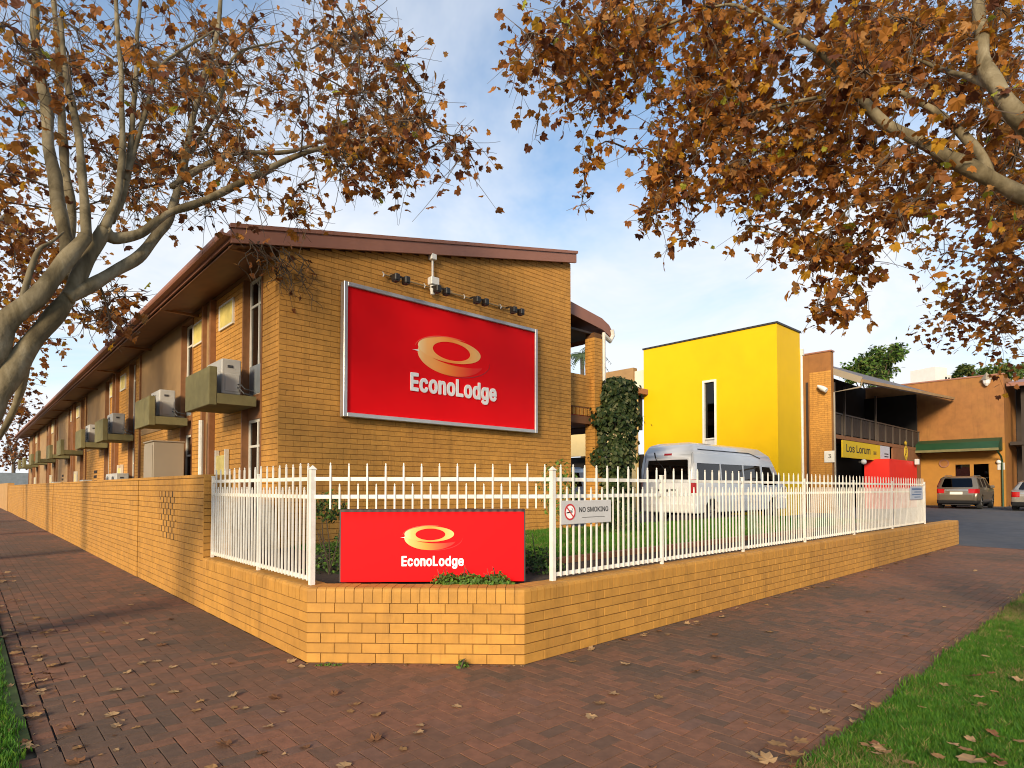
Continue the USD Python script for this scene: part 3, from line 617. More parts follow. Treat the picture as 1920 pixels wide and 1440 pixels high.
def emblem(parent, scale, x0, z0, y, small, thick=.003):
    """The ring and swoosh above the lettering; one unit is the swoosh's width, its middle at x0, z0; y is the panel's face."""
    k = scale / 380.0
    print_ramp('emblem_swoosh' + small, SWR, x0 - .505 * scale, x0 + .516 * scale); print_ramp('emblem_ring' + small, RGR, x0 - .503 * scale, x0 + .46 * scale)
    ring = ell(885, 287, 183, 57).difference(ell(893, 289, 110, 43))
    sw = ell(895, 315, 194, 90).difference(ell(968, 292, 228, 63, -2)).difference(sbox(1100, 0, 1400, 700))
    sw = sw.union(ell(885, 287, 183, 57).intersection(sbox(690, 200, 760, 340)).difference(ell(893, 289, 110, 43))) if False else sw
    hi = arc_band(893, 300, 206, 76, 186, 292, 1.0, 4.5); lo = arc_band(905, 318, 224, 90, -2, 100, 1.0, 5.0)
    glint = Polygon([(672, 312), (706, 308), (706, 316)])
    for nm, poly, m, lift in (('emblem_shadow', lo, 'ring_dark', 0), ('emblem_highlight', hi, 'ring_light', .0005), ('emblem_swoosh', sw, 'emblem_swoosh' + small, .001), ('emblem_ring', ring, 'emblem_ring' + small, .0018), ('emblem_glint', glint, 'letter_white', .0022)):
        pl = affinity.affine_transform(poly.buffer(0), [k, 0, 0, -k, -893 * k, 315 * k])
        v, f = stand(poly_mesh(pl, thick), (x0, y - lift, z0), (1, 0), (0, -1)); part(parent, nm, (v, f), m)
from shapely import union_all
GLY = {}
def fat(ch, h, depth):
    """A rounder, heavier letter: the plain one's outline grown a little."""
    if ch not in GLY:
        t = meshkit.text_mesh(ch, 1.0, .1, bold=True); tri = np.array(t.vertices)[np.array(t.faces)]; top = tri[np.abs(t.face_normals[:, 2]) > .9]; top = top[top[:, :, 2].min(1) > .05]
        GLY[ch] = affinity.scale(union_all([Polygon(x[:, :2]).buffer(.002) for x in top]), .78, 1, origin=(0, 0)).buffer(.022).simplify(.004)
    return poly_mesh(affinity.scale(GLY[ch], h, h, origin=(0, 0)), depth)
def lettering(parent, h, x0, z0, y, depth):
    """The name in separate white letters, x0 to the left, baseline z0."""
    x = x0
    for i, ch in enumerate('EconoLodge'):
        t = fat(ch, h, depth); w = t.bounds[1, 0] - t.bounds[0, 0]
        v = np.array(t.vertices); v[:, 0] -= t.bounds[0, 0]
        part(parent, 'letter', stand((v, np.array(t.faces)), (x, y, z0), (1, 0), (0, -1)), 'letter_white')
        x += w + h * .085
    return x
# the large one on the end wall
SX0, SX1, SZ0, SZ1 = None, None, None, None
def wallp(px, py, q):     # p and z of a spot on a plane of constant q
    u = (px - 960) / F; p = (u * (AY + q * cy_) - (AX - q * sy_)) / (cy_ - u * sy_); d = AY + p * sy_ + q * cy_
    return p, EYE + (915 - py) / F * d
def sidep(px, py, p):     # q and z of a spot on a plane of constant p
    u = (px - 960) / F; q = ((AX + p * cy_) - u * (AY + p * sy_)) / (sy_ + u * cy_); d = AY + p * sy_ + q * cy_
    return q, EYE + (915 - py) / F * d
SQ = CQ - .15
pl, zt1 = wallp(643, 535, SQ); pr, zt2 = wallp(1009, 606, SQ); _, zb1 = wallp(643, 788, SQ); _, zb2 = wallp(1009, 806, SQ)
zt, zb = (zt1 + zt2) / 2, (zb1 + zb2) / 2; SW, SH = pr - pl, zt - zb
big = thing('wall_sign', 'large red lodge sign in a silver frame high on the brick end wall', 'sign', ((pl + pr) / 2, CQ - .02, (zt + zb) / 2))
part(big, 'panel', bx(-SW / 2 + .05, SW / 2 - .05, -.09, -.0, -SH / 2 + .05, SH / 2 - .05), 'sign_red')
for a in ((-SW / 2, -SW / 2 + .07, -.13, 0, -SH / 2, SH / 2), (SW / 2 - .07, SW / 2, -.13, 0, -SH / 2, SH / 2)): part(big, 'frame_bar', bx(*a, ch=.008), 'frame_metal')
for a in ((-SW / 2 + .0705, SW / 2 - .0705, -.129, -.001, -SH / 2 + .001, -SH / 2 + .07), (-SW / 2 + .0705, SW / 2 - .0705, -.129, -.001, SH / 2 - .07, SH / 2 - .001)): part(big, 'frame_bar', bx(*a, ch=.008), 'frame_metal')
def onbig(px, py): p, z = wallp(px, py, CQ - .11); return p - (pl + pr) / 2, z - (zt + zb) / 2
ea, eb_ = onbig(779, 655), onbig(907, 670)
sc_ = (eb_[0] - ea[0]) * 380 / 366 * .92; ex, ez = onbig(845, 668)
emblem(big, sc_, ex + .02, ez, -.0905, '')
la, lb = onbig(768, 730), onbig(930, 742)
tw = 0
for ch in 'EconoLodge': t = fat(ch, 1.0, .01); tw += t.bounds[1, 0] - t.bounds[0, 0] + .085
hb_ = (lb[0] - la[0]) / (tw - .085)
lettering(big, hb_, la[0], la[1] - .0, -.0905, .02)
# the small one behind the splay
SD = 5.72
wl = unpx(646, 1088, SD - .02); wr_ = unpx(980, 1086, SD + .04); w_up = unpx(646, 958, SD)
W2, H2 = 1.715, .655; sp_, sq_ = pq(*((wl + wr_) / 2)[:2])
srot = math.degrees(math.atan2(wr_[1] - wl[1], wr_[0] - wl[0])) - math.degrees(YAW)
sml = thing('garden_sign', 'small red lodge sign on short legs in the bed behind the splayed brick wall', 'sign', (sp_, sq_, (wl[2] + wr_[2]) / 2), srot)
part(sml, 'panel', bx(-W2 / 2, W2 / 2, -.10, 0, 0, H2, ch=.004), 'sign_red')
part(sml, 'frame', MB().box(-W2 / 2 - .012, W2 / 2 + .012, -.095, .12, H2 + .0005, H2 + .022).box(W2 / 2 + .0005, W2 / 2 + .013, -.095, .12, 0, H2).box(-W2 / 2 - .013, -W2 / 2 - .0005, -.095, .12, 0, H2).box(-W2 / 2, W2 / 2, .002, .12, .0, H2 - .001).out(), 'frame_dark')
for x in (-.6, .6): part(sml, 'leg', bx(x - .03, x + .03, .02, .08, -.3, .0), 'frame_dark')
kx = W2 / (979 - 646)
def onsml(px, py): return (px - 813) * kx, (1087 - py) * kx
a_, b_ = onsml(700 / 4.085 + 590, 0), onsml(1068 / 4.085 + 590, 0)
emblem(sml, (b_[0] - a_[0]) * 380 / 366, onsml(893 / 4.085 + 590, 0)[0], onsml(0, 930 + 315 / 4.085)[1], -.1005, '_small', .002)
la, lb = onsml(680 / 4.085 + 590, 930 + 520 / 4.085), onsml(1142 / 4.085 + 590, 0)
lettering(sml, (lb[0] - la[0]) / (tw - .085), la[0], la[1], -.1005, .008)

# row of floodlights over the large sign
fp0, fz0 = wallp(730, 510, CQ - .25); fp1, fz1 = wallp(965, 572, CQ - .25); fz = (fz0 + fz1) / 2 + .02
rail = thing('conduit_rail', 'thin brown conduit rail carrying the floodlights above the large red sign', 'rail', ((fp0 + fp1) / 2, CQ - .02, fz)); hw = (fp1 - fp0) / 2
part(rail, 'tube', MB().tube([(-hw, -.03, 0), (hw, -.03, 0)], .016, 8).out(), 'conduit', smooth=40)
for x in (-hw * .9, 0, hw * .85): part(rail, 'clip', bx(x - .02, x + .02, -.028, .02, -.02, .05), 'conduit')
lab = ['leftmost black floodlight over the large red sign', 'black floodlight directly under the white pole over the large red sign', 'third black floodlight from the left over the large red sign', 'rightmost black floodlight over the large red sign']
for i, px in enumerate((738, 815, 889, 957)):
    p, _ = wallp(px, 540, CQ - .2)
    fl = thing('floodlight', lab[i], 'floodlight', (p, CQ - .05, fz), 0, group='floodlights above the wall sign')
    part(fl, 'arm', MB().tube([(0, .0, 0), (-.01, -.18, -.02), (0, -.34, -.11)], .014, 6).out(), 'lamp_black', smooth=40)
    part(fl, 'lamp_head', MB().box(-.15, -.05, -.42, -.28, -.20, -.08, ch=.015).box(.05, .15, -.42, -.28, -.20, -.08, ch=.015).bar((-.1, -.34, -.11), (.1, -.34, -.11), .025).out(), 'lamp_black')
    part(fl, 'lens', MB().box(-.14, -.06, -.41, -.29, -.207, -.2005).box(.06, .14, -.41, -.29, -.207, -.2005).out(), 'pane_back')
    part(fl, 'bracket', MB().tube([(-.16, -.02, .03), (-.13, -.02, .0), (-.15, -.02, -.05)], .01, 5).out(), 'lamp_white')
mp_, mz0 = wallp(809, 478, CQ - .05); _, mz1 = wallp(809, 555, CQ - .05)
ms = thing('wall_mast', 'white pole with a junction box fixed above the middle of the large red sign', 'pole', (mp_, CQ - .06, mz1))
part(ms, 'pole', MB().tube([(0, 0, .3), (0, 0, mz1 * 0 + (mz0 - mz1) - .06)], .018, 8).out(), 'lamp_white', smooth=40)
part(ms, 'top_cap', bx(-.06, .06, -.06, .05, (mz0 - mz1) - .06, (mz0 - mz1) + .05, ch=.01), 'lamp_white')
part(ms, 'junction_box', bx(-.075, .10, -.08, .05, .22, .36, ch=.01), 'lamp_white')
part(ms, 'bulb', MB().tube([(0, 0, .22), (0, 0, .17), (0, 0, .05)], [.05, .055, .035], 10).out(), 'lamp_white', smooth=40)

# ------------------------------------------------------------------ white picket fence, three runs
def fence_run(label, o, d, L, posts, full, pitch=.0825, first=.05):
    f = thing('picket_fence', label, 'fence', (o[0], o[1], TOP), math.degrees(math.atan2(d[1], d[0])), group=None)
    T1, T2, B1 = .945, .785, .055
    for x, big_ in posts:
        w = .022 if big_ else .016
        pt = part(f, 'post', bx(x - w, x + w, -w, w, 0, 1.03 if big_ else 1.0), 'white_paint')
        part(pt, 'post_cap', MB().add([(x - w - .008, -w - .008, 1.031), (x + w + .008, -w - .008, 1.031), (x + w + .008, w + .008, 1.031), (x - w - .008, w + .008, 1.031), (x, 0, 1.075)], [(3, 2, 1, 0)]).add([(x - w - .008, -w - .008, 1.031), (x + w + .008, -w - .008, 1.031), (x + w + .008, w + .008, 1.031), (x - w - .008, w + .008, 1.031), (x, 0, 1.07)], [(0, 1, 4), (1, 2, 4), (2, 3, 4), (3, 0, 4)]).out() if big_ else bx(x - w - .003, x + w + .003, -w - .003, w + .003, 1.001, 1.012), 'white_paint')
    for z in (T1, T2) + ((B1,) if full else ()):
        part(f, 'rail', bx(.02, L - .02, -.012, .012, z - .018, z + .018, ch=.002), 'white_paint')
    i = 0; x = first
    while x < L - .03:
        if not any(abs(x - px) < .045 for px, _ in posts):
            tall = i % 2 == 0
            z0 = (B1 - .02 if full else .675); z1 = (1.09 if tall else .905 if not full else .875) + rnd.uniform(-.004, .004); w = .0074; y = -.0205; lean = rnd.uniform(-.004, .004)
            b = MB(); v = []
            for z, k in ((z0, 1), (z1 - .03, 1), (z1 - .022, .55), (z1 - .012, .85), (z1, .3)):
                v += [(x + lean * (z - z0) - w * k, y - w * k, z), (x + lean * (z - z0) + w * k, y - w * k, z), (x + lean * (z - z0) + w * k, y + w * k, z), (x + lean * (z - z0) - w * k, y + w * k, z)]
            q = [(a + 4 * k, (a + 1) % 4 + 4 * k, (a + 1) % 4 + 4 * k + 4, a + 4 * k + 4) for k in range(4) for a in range(4)] + [(16, 17, 18, 19), (3, 2, 1, 0)]
            part(f, 'picket', b.add(v, q).out(), 'white_paint')
        x += pitch; i += 1
    return f
c0 = np.array(pq(*unpx(586, 1100, 5.36)[:2])); c1 = np.array(pq(*unpx(1036, 1092, 5.60)[:2])); c2 = np.array([c0[0], 3.03])
fl_ = float(np.hypot(*(c0 - c2))); fence_run('white steel picket fence panel facing the left-hand footpath, ending at the tall brick wall', c2, (c0 - c2) / fl_, fl_, [(.02, False), (fl_ * .55, False), (fl_, True)], True)
fl_ = float(np.hypot(*(c1 - c0))); fence_run('short white picket panel hanging above the small red sign, open below', c0, (c1 - c0) / fl_, fl_ - .0, [], False, .081, .16)
RQ = c1[1]; rl = 14.05 - c1[0]
rposts = []
for px in (1036, 1240, 1392, 1508, 1600, 1672, 1733): p_, _ = wallp(px, 900, RQ); rposts.append((p_ - c1[0], px == 1036))
rl = rposts[-1][0] + .03
fence_run('long white steel picket fence on the low wall along the right-hand street', c1, (1, 0), rl, rposts, True, .088, .09)

def flat(parent, name, poly, depth, o, m): return part(parent, name, stand(poly_mesh(poly, depth), o, (1, 0), (0, -1)), m)
p0, z0 = wallp(1052, 984, RQ - .05); p1, _ = wallp(1146, 977, RQ - .05); zA = wallp(1052, 939, RQ - .05)[1]
nw, nh = p1 - p0, zA - z0
ns = thing('no_smoking_sign', 'pale grey no smoking board with a red ring hung on the right-hand fence', 'sign', ((p0 + p1) / 2, RQ - .036, z0), 0)
part(ns, 'board', bx(-nw / 2, nw / 2, -.012, 0, 0, nh, ch=.003), 'sign_grey')
rr = nh * .345; cx_, cz_ = -nw / 2 + nw * .165, nh * .52
flat(ns, 'disc', ell(cx_, cz_, rr * .96, rr * .96), .001, (0, -.0121, 0), 'letter_white')
flat(ns, 'cigarette', Polygon([(cx_ - rr * .62, cz_ - rr * .16), (cx_ + rr * .5, cz_ - rr * .06), (cx_ + rr * .5, cz_ + rr * .07), (cx_ - rr * .62, cz_ - rr * .01)]), .001, (0, -.0132, 0), 'letter_black')
flat(ns, 'smoke', arc_band(cx_ + rr * .2, cz_ + rr * .32, rr * .22, rr * .2, 200, 420, rr * .05, rr * .09), .001, (0, -.0132, 0), 'letter_black')
flat(ns, 'ring', ell(cx_, cz_, rr, rr).difference(ell(cx_, cz_, rr * .8, rr * .8)).union(affinity.rotate(sbox(cx_ - rr * .85, cz_ - rr * .085, cx_ + rr * .85, cz_ + rr * .085), -45, origin=(cx_, cz_))), .0015, (0, -.0143, 0), 'prohibit_red')
t = text('NO SMOKING', .1, .001); tw_ = t.bounds[1, 0]; t.apply_scale([nw * .60 / tw_, nh * .205 / .1, 1]); part(ns, 'lettering', stand(t, (-nw / 2 + nw * .335, -.0122, nh * .50), (1, 0), (0, -1)), 'letter_black')
flat(ns, 'rule_line', sbox(-nw * .10, nh * .255, nw * .36, nh * .275), .001, (0, -.0122, 0), 'lamp_black')
p0, z0 = wallp(1707, 937, RQ - .05); p1, z1 = wallp(1730, 912, RQ - .05)
nt = thing('notice_board', 'small pale blue notice near the far right end of the white fence', 'sign', ((p0 + p1) / 2, RQ - .036, z0)); nw, nh = p1 - p0, z1 - z0
part(nt, 'board', bx(-nw / 2, nw / 2, -.012, 0, 0, nh, ch=.003), 'notice_pale')
for k, (a, b, h_) in enumerate(((.1, .9, .14), (.3, .9, .08), (.1, .85, .08), (.3, .8, .07))): flat(nt, 'text_line', sbox(-nw / 2 + nw * a, nh * (.72 - .19 * k), -nw / 2 + nw * b, nh * (.72 - .19 * k + h_)), .001, (0, -.0122, 0), 'notice_blue')

# ------------------------------------------------------------------ air conditioners and cabinets by the side facade
def ac_unit(label, s, z, off=.48, wid=.78, first=[None]):
    loc = (CP - off, CQ + s, z)
    if first[0] is None:
        a = thing('air_conditioner', label, 'air conditioner', loc, group='air conditioners along the side of the motel'); first[0] = a
        part(a, 'casing', bx(-.15, .15, -.39, .39, .03, .60, ch=.015), 'ac_white')
        part(a, 'fan_grille', MB().mesh(trimesh.creation.cylinder(.21, .012, sections=28, transform=trimesh.transformations.translation_matrix([-.153, .10, .32]) @ trimesh.transformations.rotation_matrix(np.pi / 2, [0, 1, 0]))).out(), 'ac_dark')
        for k in range(5): part(a, 'grille_bar', bx(-.166, -.160, -.12, .32, .14 + k * .09, .148 + k * .09), 'ac_white')
        part(a, 'service_cover', bx(-.10, .12, -.402, -.391, .08, .36, ch=.004), 'ac_white')
        part(a, 'handle_recess', bx(-.06, .02, -.4, -.3905, .46, .50), 'ac_dark')
        part(a, 'pipe', MB().tube([(.10, -.40, .15), (.10, -.46, .13), (.16, -.50, .05), (.30, -.50, .02)], .014, 6).tube([(.10, -.40, .20), (.11, -.47, .20), (.17, -.52, .12), (.30, -.52, .10)], .01, 6).out(), 'ac_dark')
        for y in (-.28, .28): part(a, 'foot', bx(-.14, .14, y - .03, y + .03, 0, .03), 'ac_dark')
        return a
    return copy_of(first[0], 'air_conditioner', loc, label=label, cat='air conditioner', group='air conditioners along the side of the motel')
ac_unit('white air conditioner on the balcony nearest the corner of the motel', 1.52, 2.992, .32)
ac_unit('white air conditioner on the second balcony from the corner', 5.62, 2.992, .32)
ac_unit('air conditioner on the third balcony along the side of the motel', 11.0, 2.992, .32)
ac_unit('air conditioner on the fourth balcony along the side of the motel', 15.1, 2.992, .32)
for k, s in enumerate((8.9, 9.75)):
    ac_unit(['ground-floor air conditioner before the pierced wall panel, left of a pair', 'ground-floor air conditioner, right of a pair beyond the beige cabinet'][k] if False else ('nearer of two ground-floor air conditioners past the vented wall' if k == 0 else 'farther of two ground-floor air conditioners past the vented wall'), s + 2.0, 1.32, .22)
ac_unit('ground-floor air conditioner far along the side of the motel', 17.2, 1.2, .22)
ac_unit('distant ground-floor air conditioner near the end of the side facade', 26.5, 1.2, .22)
cb = thing('meter_cabinet', 'tall beige metal cabinet standing behind the street wall beside the motel', 'cabinet', (CP - .46, CQ + 4.86, GZ))
part(cb, 'casing', bx(-.26, .30, -.36, .42, 0, 1.98, ch=.012), 'cabinet_beige'); part(cb, 'door', bx(-.275, -.261, -.33, .39, .08, 1.92, ch=.004), 'cabinet_beige'); part(cb, 'handle', bx(-.292, -.276, .28, .31, .95, 1.1), 'lamp_black'); part(cb, 'lid', bx(-.285, .31, -.375, .435, 1.981, 2.01, ch=.008), 'cabinet_beige')
# ------------------------------------------------------------------ vehicles: three outlines (side, front, plan) crossed, hollowed and cut for the windows
def cs(poly, d=0.0, r=0.0):
    c = m3.CrossSection([np.array(poly, float)], m3.FillRule.NonZero) if not isinstance(poly, m3.CrossSection) else poly
    if r: c = c.offset(-r, m3.JoinType.Round, circular_segments=24).offset(r, m3.JoinType.Round, circular_segments=24)
    return c.offset(d, m3.JoinType.Miter) if d else c
def ext_side(c, y0, y1):  # (x, z) outline carried across the car
    return m3.Manifold.extrude(c, y1 - y0).rotate((90, 0, 0)).translate((0, y1, 0))
def ext_front(c, x0, x1):  # (y, z) outline carried along the car
    return m3.Manifold.extrude(c, x1 - x0).rotate((90, 0, 90)).translate((x0, 0, 0))
def ext_plan(c, z0, z1): return m3.Manifold.extrude(c, z1 - z0).translate((0, 0, z0))
def vehicle(name, label, loc, rot, side, half, plan, L, W, H, sides, rear, front, wheels, wr, paint, glass, extras, group=None, rside=.07, low=.3):
    t = thing(name, label, 'van' if name == 'van' else 'car', loc, rot, group=group)
    fr = [(y, z) for y, z in half] + [(-y, z) for y, z in half[::-1]]
    S, FR, PL = cs(side, 0, rside), cs(fr, 0, .05), cs(plan, 0, .22)
    def solid(d): return ext_side(cs(S, d), -W, W) ^ ext_front(cs(FR, d), -1, L + 1) ^ ext_plan(cs(PL, d), -1, H + 1)
    outer = solid(0); inner = solid(-.055) ^ m3.Manifold.cube((L + 2, 2 * W, H)).translate((-1, -W, low + .12))
    cutters = []
    for w in sides: cutters.append(ext_side(cs(w, 0, .03), -W, W))
    for x0, x1, w in (rear, front):
        cutters.append(ext_front(cs(w, 0, .05), x0, x1))
    body = outer - inner
    for c in cutters: body = body - c
    for x in wheels: body = body - m3.Manifold.cylinder(2 * W, wr + .055, wr + .055, 32).rotate((90, 0, 0)).translate((x, W, wr))
    def band(a, b): return solid(a) - solid(b)
    bp = part(t, 'body', body, paint, smooth=32)
    glassband = band(-.012, -.020)
    for k, c in enumerate(cutters): 
        g = glassband ^ c
        if g.num_tri() > 0:
            for comp in g.decompose():
                if comp.volume() > 1e-5: part(t, 'window_pane', comp, glass, smooth=25)
    for x in wheels:
        for y in (-1, 1):
            yc = y * (W / 2 - .13)
            ty = trimesh.creation.revolve(np.array([[wr * .62, -.10], [wr * .93, -.10], [wr, -.07], [wr, .07], [wr * .93, .10], [wr * .62, .10]]), sections=36); ty.apply_transform(trimesh.transformations.rotation_matrix(np.pi / 2, [1, 0, 0])); ty.apply_translation([x, yc, wr])
            wp = part(t, 'wheel', ty, 'tyre', smooth=40)
            rm = MB()
            ri = trimesh.creation.cylinder(wr * .62, .10, sections=28); ri.apply_transform(trimesh.transformations.rotation_matrix(np.pi / 2, [1, 0, 0])); ri.apply_translation([x, yc, wr]); 
            part(wp, 'hub', ri, 'plastic_black', smooth=40)
            for k in range(5):
                a = k * 2 * math.pi / 5 + .3; yo = yc + y * .058
                rm.bar((x + .04 * math.cos(a), yo, wr + .04 * math.sin(a)), (x + wr * .6 * math.cos(a), yo, wr + wr * .6 * math.sin(a)), .075, .02)
            part(wp, 'rim', rm.out(), 'alloy')
    part(t, 'underbody', bx(.25, L - .25, -W / 2 + .28, W / 2 - .28, low - .10, low + .10), 'plastic_black')
    for nm, prism, a, b, m in extras:
        g = band(a, b) ^ prism
        if g.num_tri() > 0: part(t, nm, g, m, smooth=25)
    return t
def cube(x0, x1, y0, y1, z0, z1): return m3.Manifold.cube((x1 - x0, y1 - y0, z1 - z0)).translate((x0, y0, z0))
def seat(t, x, y, z, w=.5):
    part(t, 'seat', MB().box(x, x + .48, y - w / 2, y + w / 2, z, z + .16, ch=.04).box(x - .10, x + .04, y - w / 2, y + w / 2, z + .12, z + .62, ch=.04).box(x - .09, x + .01, y - w / 4, y + w / 4, z + .64, z + .82, ch=.03).out(), 'seat_grey')

# the white high-roofed van on the yard behind the lawn, its back towards the street corner
L, W, H = 6.0, 1.88, 2.30
van_side = [(0.06, .34), (0.0, .55), (0.0, 1.0), (.05, 1.25), (.16, 1.95), (.27, 2.20), (.46, 2.30), (3.7, 2.30), (4.2, 2.24), (4.75, 2.02), (5.4, 1.22), (5.85, 1.02), (5.98, .80), (6.0, .4), (5.9, .30), (.15, .30)]
van_half = [(.90, .30), (.94, .6), (.94, 1.10), (.885, 1.70), (.83, 2.05), (.72, 2.24), (.5, 2.30)]
van_plan = [(0, -.94), (L, -.94), (L, .94), (0, .94)]
VX, VQ = 13.15, 4.96
van = vehicle('van', 'white high-roofed passenger van parked behind the fence in front of the yellow wall', (VX, VQ, .455), 0, van_side, van_half, van_plan, L, W, H,
    [[(.22, 1.16), (.27, 1.70), (1.50, 1.70), (1.50, 1.14)], [(1.56, 1.14), (1.56, 1.70), (2.85, 1.70), (2.85, 1.14)], [(2.92, 1.14), (2.92, 1.70), (4.02, 1.70), (4.02, 1.12)], [(4.14, 1.10), (4.14, 1.68), (4.70, 1.68), (5.12, 1.10)]],
    (-.4, .7, [(-.74, 1.18), (.74, 1.18), (.68, 1.80), (-.68, 1.80)]), (4.5, 5.6, [(-.78, 1.27), (.78, 1.27), (.70, 1.92), (-.70, 1.92)]), (1.0, 4.86), .33, 'van_white', 'glass_van',
    [('tail_lamp', cube(-.1, .16, -.96, -.82, .80, 1.24), .006, -.004, 'tail_red'), ('tail_lamp', cube(-.1, .16, .82, .96, .80, 1.24), .006, -.004, 'tail_red'), ('brake_lamp', cube(-.1, .4, -.13, .13, 1.93, 1.99), .008, -.004, 'tail_red'),
     ('bumper', cube(-.2, .5, -1, 1, .3, .56), .018, -.004, 'van_white'), ('number_plate', cube(-.2, .1, -.02, .36, .70, .82), .010, .001, 'plate_white'), ('badge', cube(-.2, .1, -.36, -.16, .93, .97), .008, .001, 'lamp_black'), ('badge', cube(-.2, .1, -.10, .02, .90, .97), .008, .001, 'lamp_black'), ('badge', cube(-.2, .1, .10, .24, .92, .97), .008, .001, 'lamp_black'),
     ('door_seam', cube(-.2, .5, -.800, -.792, .58, 2.0), .003, -.01, 'plastic_black'), ('door_seam', cube(-.2, .5, .792, .800, .58, 2.0), .003, -.01, 'plastic_black'), ('gutter_strip', ext_side(cs([(.42, 2.07), (3.4, 2.07), (4.1, 1.93), (4.1, 1.955), (3.42, 2.10), (.42, 2.10)]), -2, 2) ^ (cube(-1, 6, -2, -.7, 0, 3) + cube(-1, 6, .7, 2, 0, 3)), .008, -.002, 'lamp_black'), ('headlamp', cube(5.5, 6.1, -.94, -.62, .80, 1.02), .006, -.002, 'alloy'), ('headlamp', cube(5.5, 6.1, .62, .94, .80, 1.02), .006, -.002, 'alloy')], low=.34)
UsdGeom.Xformable(stage.GetPrimAtPath(van)).AddScaleOp().Set(Gf.Vec3f(1.07, 1.0, 1.05))
for x in (.75, 1.6, 2.45, 3.35):
    for y in (-.5, .5): seat(van, x, y, .80, .72)
part(van, 'wiper', MB().bar((.14, .42, 1.86), (.06, .40, 2.02), .03).bar((.12, .40, 1.84), (.05, .06, 1.55), .012).out(), 'lamp_black')
for y in (-1, 1): part(van, 'door_mirror', MB().box(4.75, 4.90, y * 1.08 - .09, y * 1.08 + .09, 1.18, 1.44, ch=.03).bar((4.82, y * .92, 1.2), (4.82, y * 1.05, 1.24), .04).out(), 'lamp_black')

def suv(name, label, loc, rot, paint, L=4.62, W=1.86, H=1.70, sedan=False, group=None):
    if not sedan:
        sd_ = [(.10, .30), (.0, .48), (.0, .72), (.06, 1.00), (.16, 1.08), (.50, 1.58), (.72, 1.66), (2.0, 1.70), (2.75, 1.62), (3.45, 1.10), (4.35, .96), (4.58, .80), (4.62, .45), (4.5, .26), (.3, .26)]
        hf = [(.84, .26), (.92, .5), (.93, .85), (.88, 1.05), (.74, 1.55), (.62, 1.68), (.4, 1.70)]
        sw = [[(.55, 1.10), (.78, 1.54), (1.42, 1.58), (1.42, 1.08)], [(1.49, 1.08), (1.49, 1.58), (2.35, 1.58), (2.35, 1.06)], [(2.42, 1.06), (2.42, 1.57), (2.70, 1.54), (3.32, 1.05)]]
        rw = (-.2, .85, [(-.66, 1.10), (.66, 1.10), (.56, 1.56), (-.56, 1.56)]); fw = (2.5, 3.6, [(-.70, 1.12), (.70, 1.12), (.58, 1.56), (-.58, 1.56)])
        lamps = (.80, 1.02)
    else:
        H = 1.46
        sd_ = [(.10, .26), (.0, .42), (.0, .70), (.05, .95), (.32, 1.00), (.78, 1.34), (1.1, 1.43), (2.1, 1.46), (2.6, 1.40), (3.35, .98), (4.3, .84), (4.58, .66), (4.62, .40), (4.5, .22), (.3, .22)]
        hf = [(.80, .22), (.88, .45), (.88, .78), (.83, .96), (.68, 1.34), (.55, 1.45), (.35, 1.46)]
        sw = [[(.85, 1.0), (1.05, 1.34), (1.55, 1.37), (1.55, .98)], [(1.62, .98), (1.62, 1.37), (2.3, 1.37), (2.3, .96)], [(2.37, .96), (2.37, 1.36), (2.6, 1.33), (3.15, .95)]]
        rw = (.05, 1.05, [(-.62, 1.0), (.62, 1.0), (.52, 1.36), (-.52, 1.36)]); fw = (2.4, 3.5, [(-.66, 1.0), (.66, 1.0), (.54, 1.36), (-.54, 1.36)])
        lamps = (.66, .90)
    pl_ = [(0, -.80), (.6, -.93), (3.9, -.93), (L, -.78), (L, .78), (3.9, .93), (.6, .93), (0, .80)]
    z0, z1 = lamps
    t = vehicle(name, label, loc, rot, sd_, hf, pl_, L, W, H, sw, rw, fw, (.86, 3.66), .34, paint, 'glass_dark',
        [('tail_lamp', cube(-.1, .40, -.95, -.50, z0, z1), .006, -.004, 'tail_red'), ('tail_lamp', cube(-.1, .40, .50, .95, z0, z1), .006, -.004, 'tail_red'),
         ('chrome_strip', cube(-.1, .3, -.48, .48, z1 - .09, z1 - .03), .008, -.002, 'alloy'), ('number_plate', cube(-.1, .2, -.26, .26, z0 - .06, z0 + .07), .010, .001, 'plate_white'),
         ('bumper', cube(-.1, .45, -1, 1, .22, .44), .012, -.004, 'plastic_black'), ('sill', cube(.4, 4.2, -1, 1, .2, .36), .008, -.004, 'plastic_black')], group=group, rside=.09, low=.30)
    for x in (1.0, 2.0):
        for y in (-.38, .38): seat(t, x, y, .55)
    for y in (-1, 1): part(t, 'door_mirror', MB().box(2.95, 3.10, y * .99 - .09, y * .99 + .09, H * .62, H * .62 + .15, ch=.03).out(), paint)
    if not sedan:
        for y in (-.60, .60): part(t, 'roof_rail', MB().tube([(.7, y, 1.655), (.85, y, 1.70), (2.2, y, 1.725), (2.4, y, 1.67)], .018, 6).out(), 'alloy')
    return t
suv('car', 'dark bronze four-wheel-drive wagon parked in front of the doors under the green awning', (34.7, 2.0, .448), 0, 'bronze_paint')
suv('car', 'silver sedan cut off by the right edge, parked right of the bronze wagon', (33.4, -1.12, .43), -3, 'silver_paint', sedan=True)
lp_ = pq(*unpx(1103, 900, 19.0)[:2])
suv('car', 'white car parked in the shade under the motel walkway, glimpsed through the fence', (lp_[0] + .6, lp_[1] - .5, .455), 95, 'van_white', sedan=False)

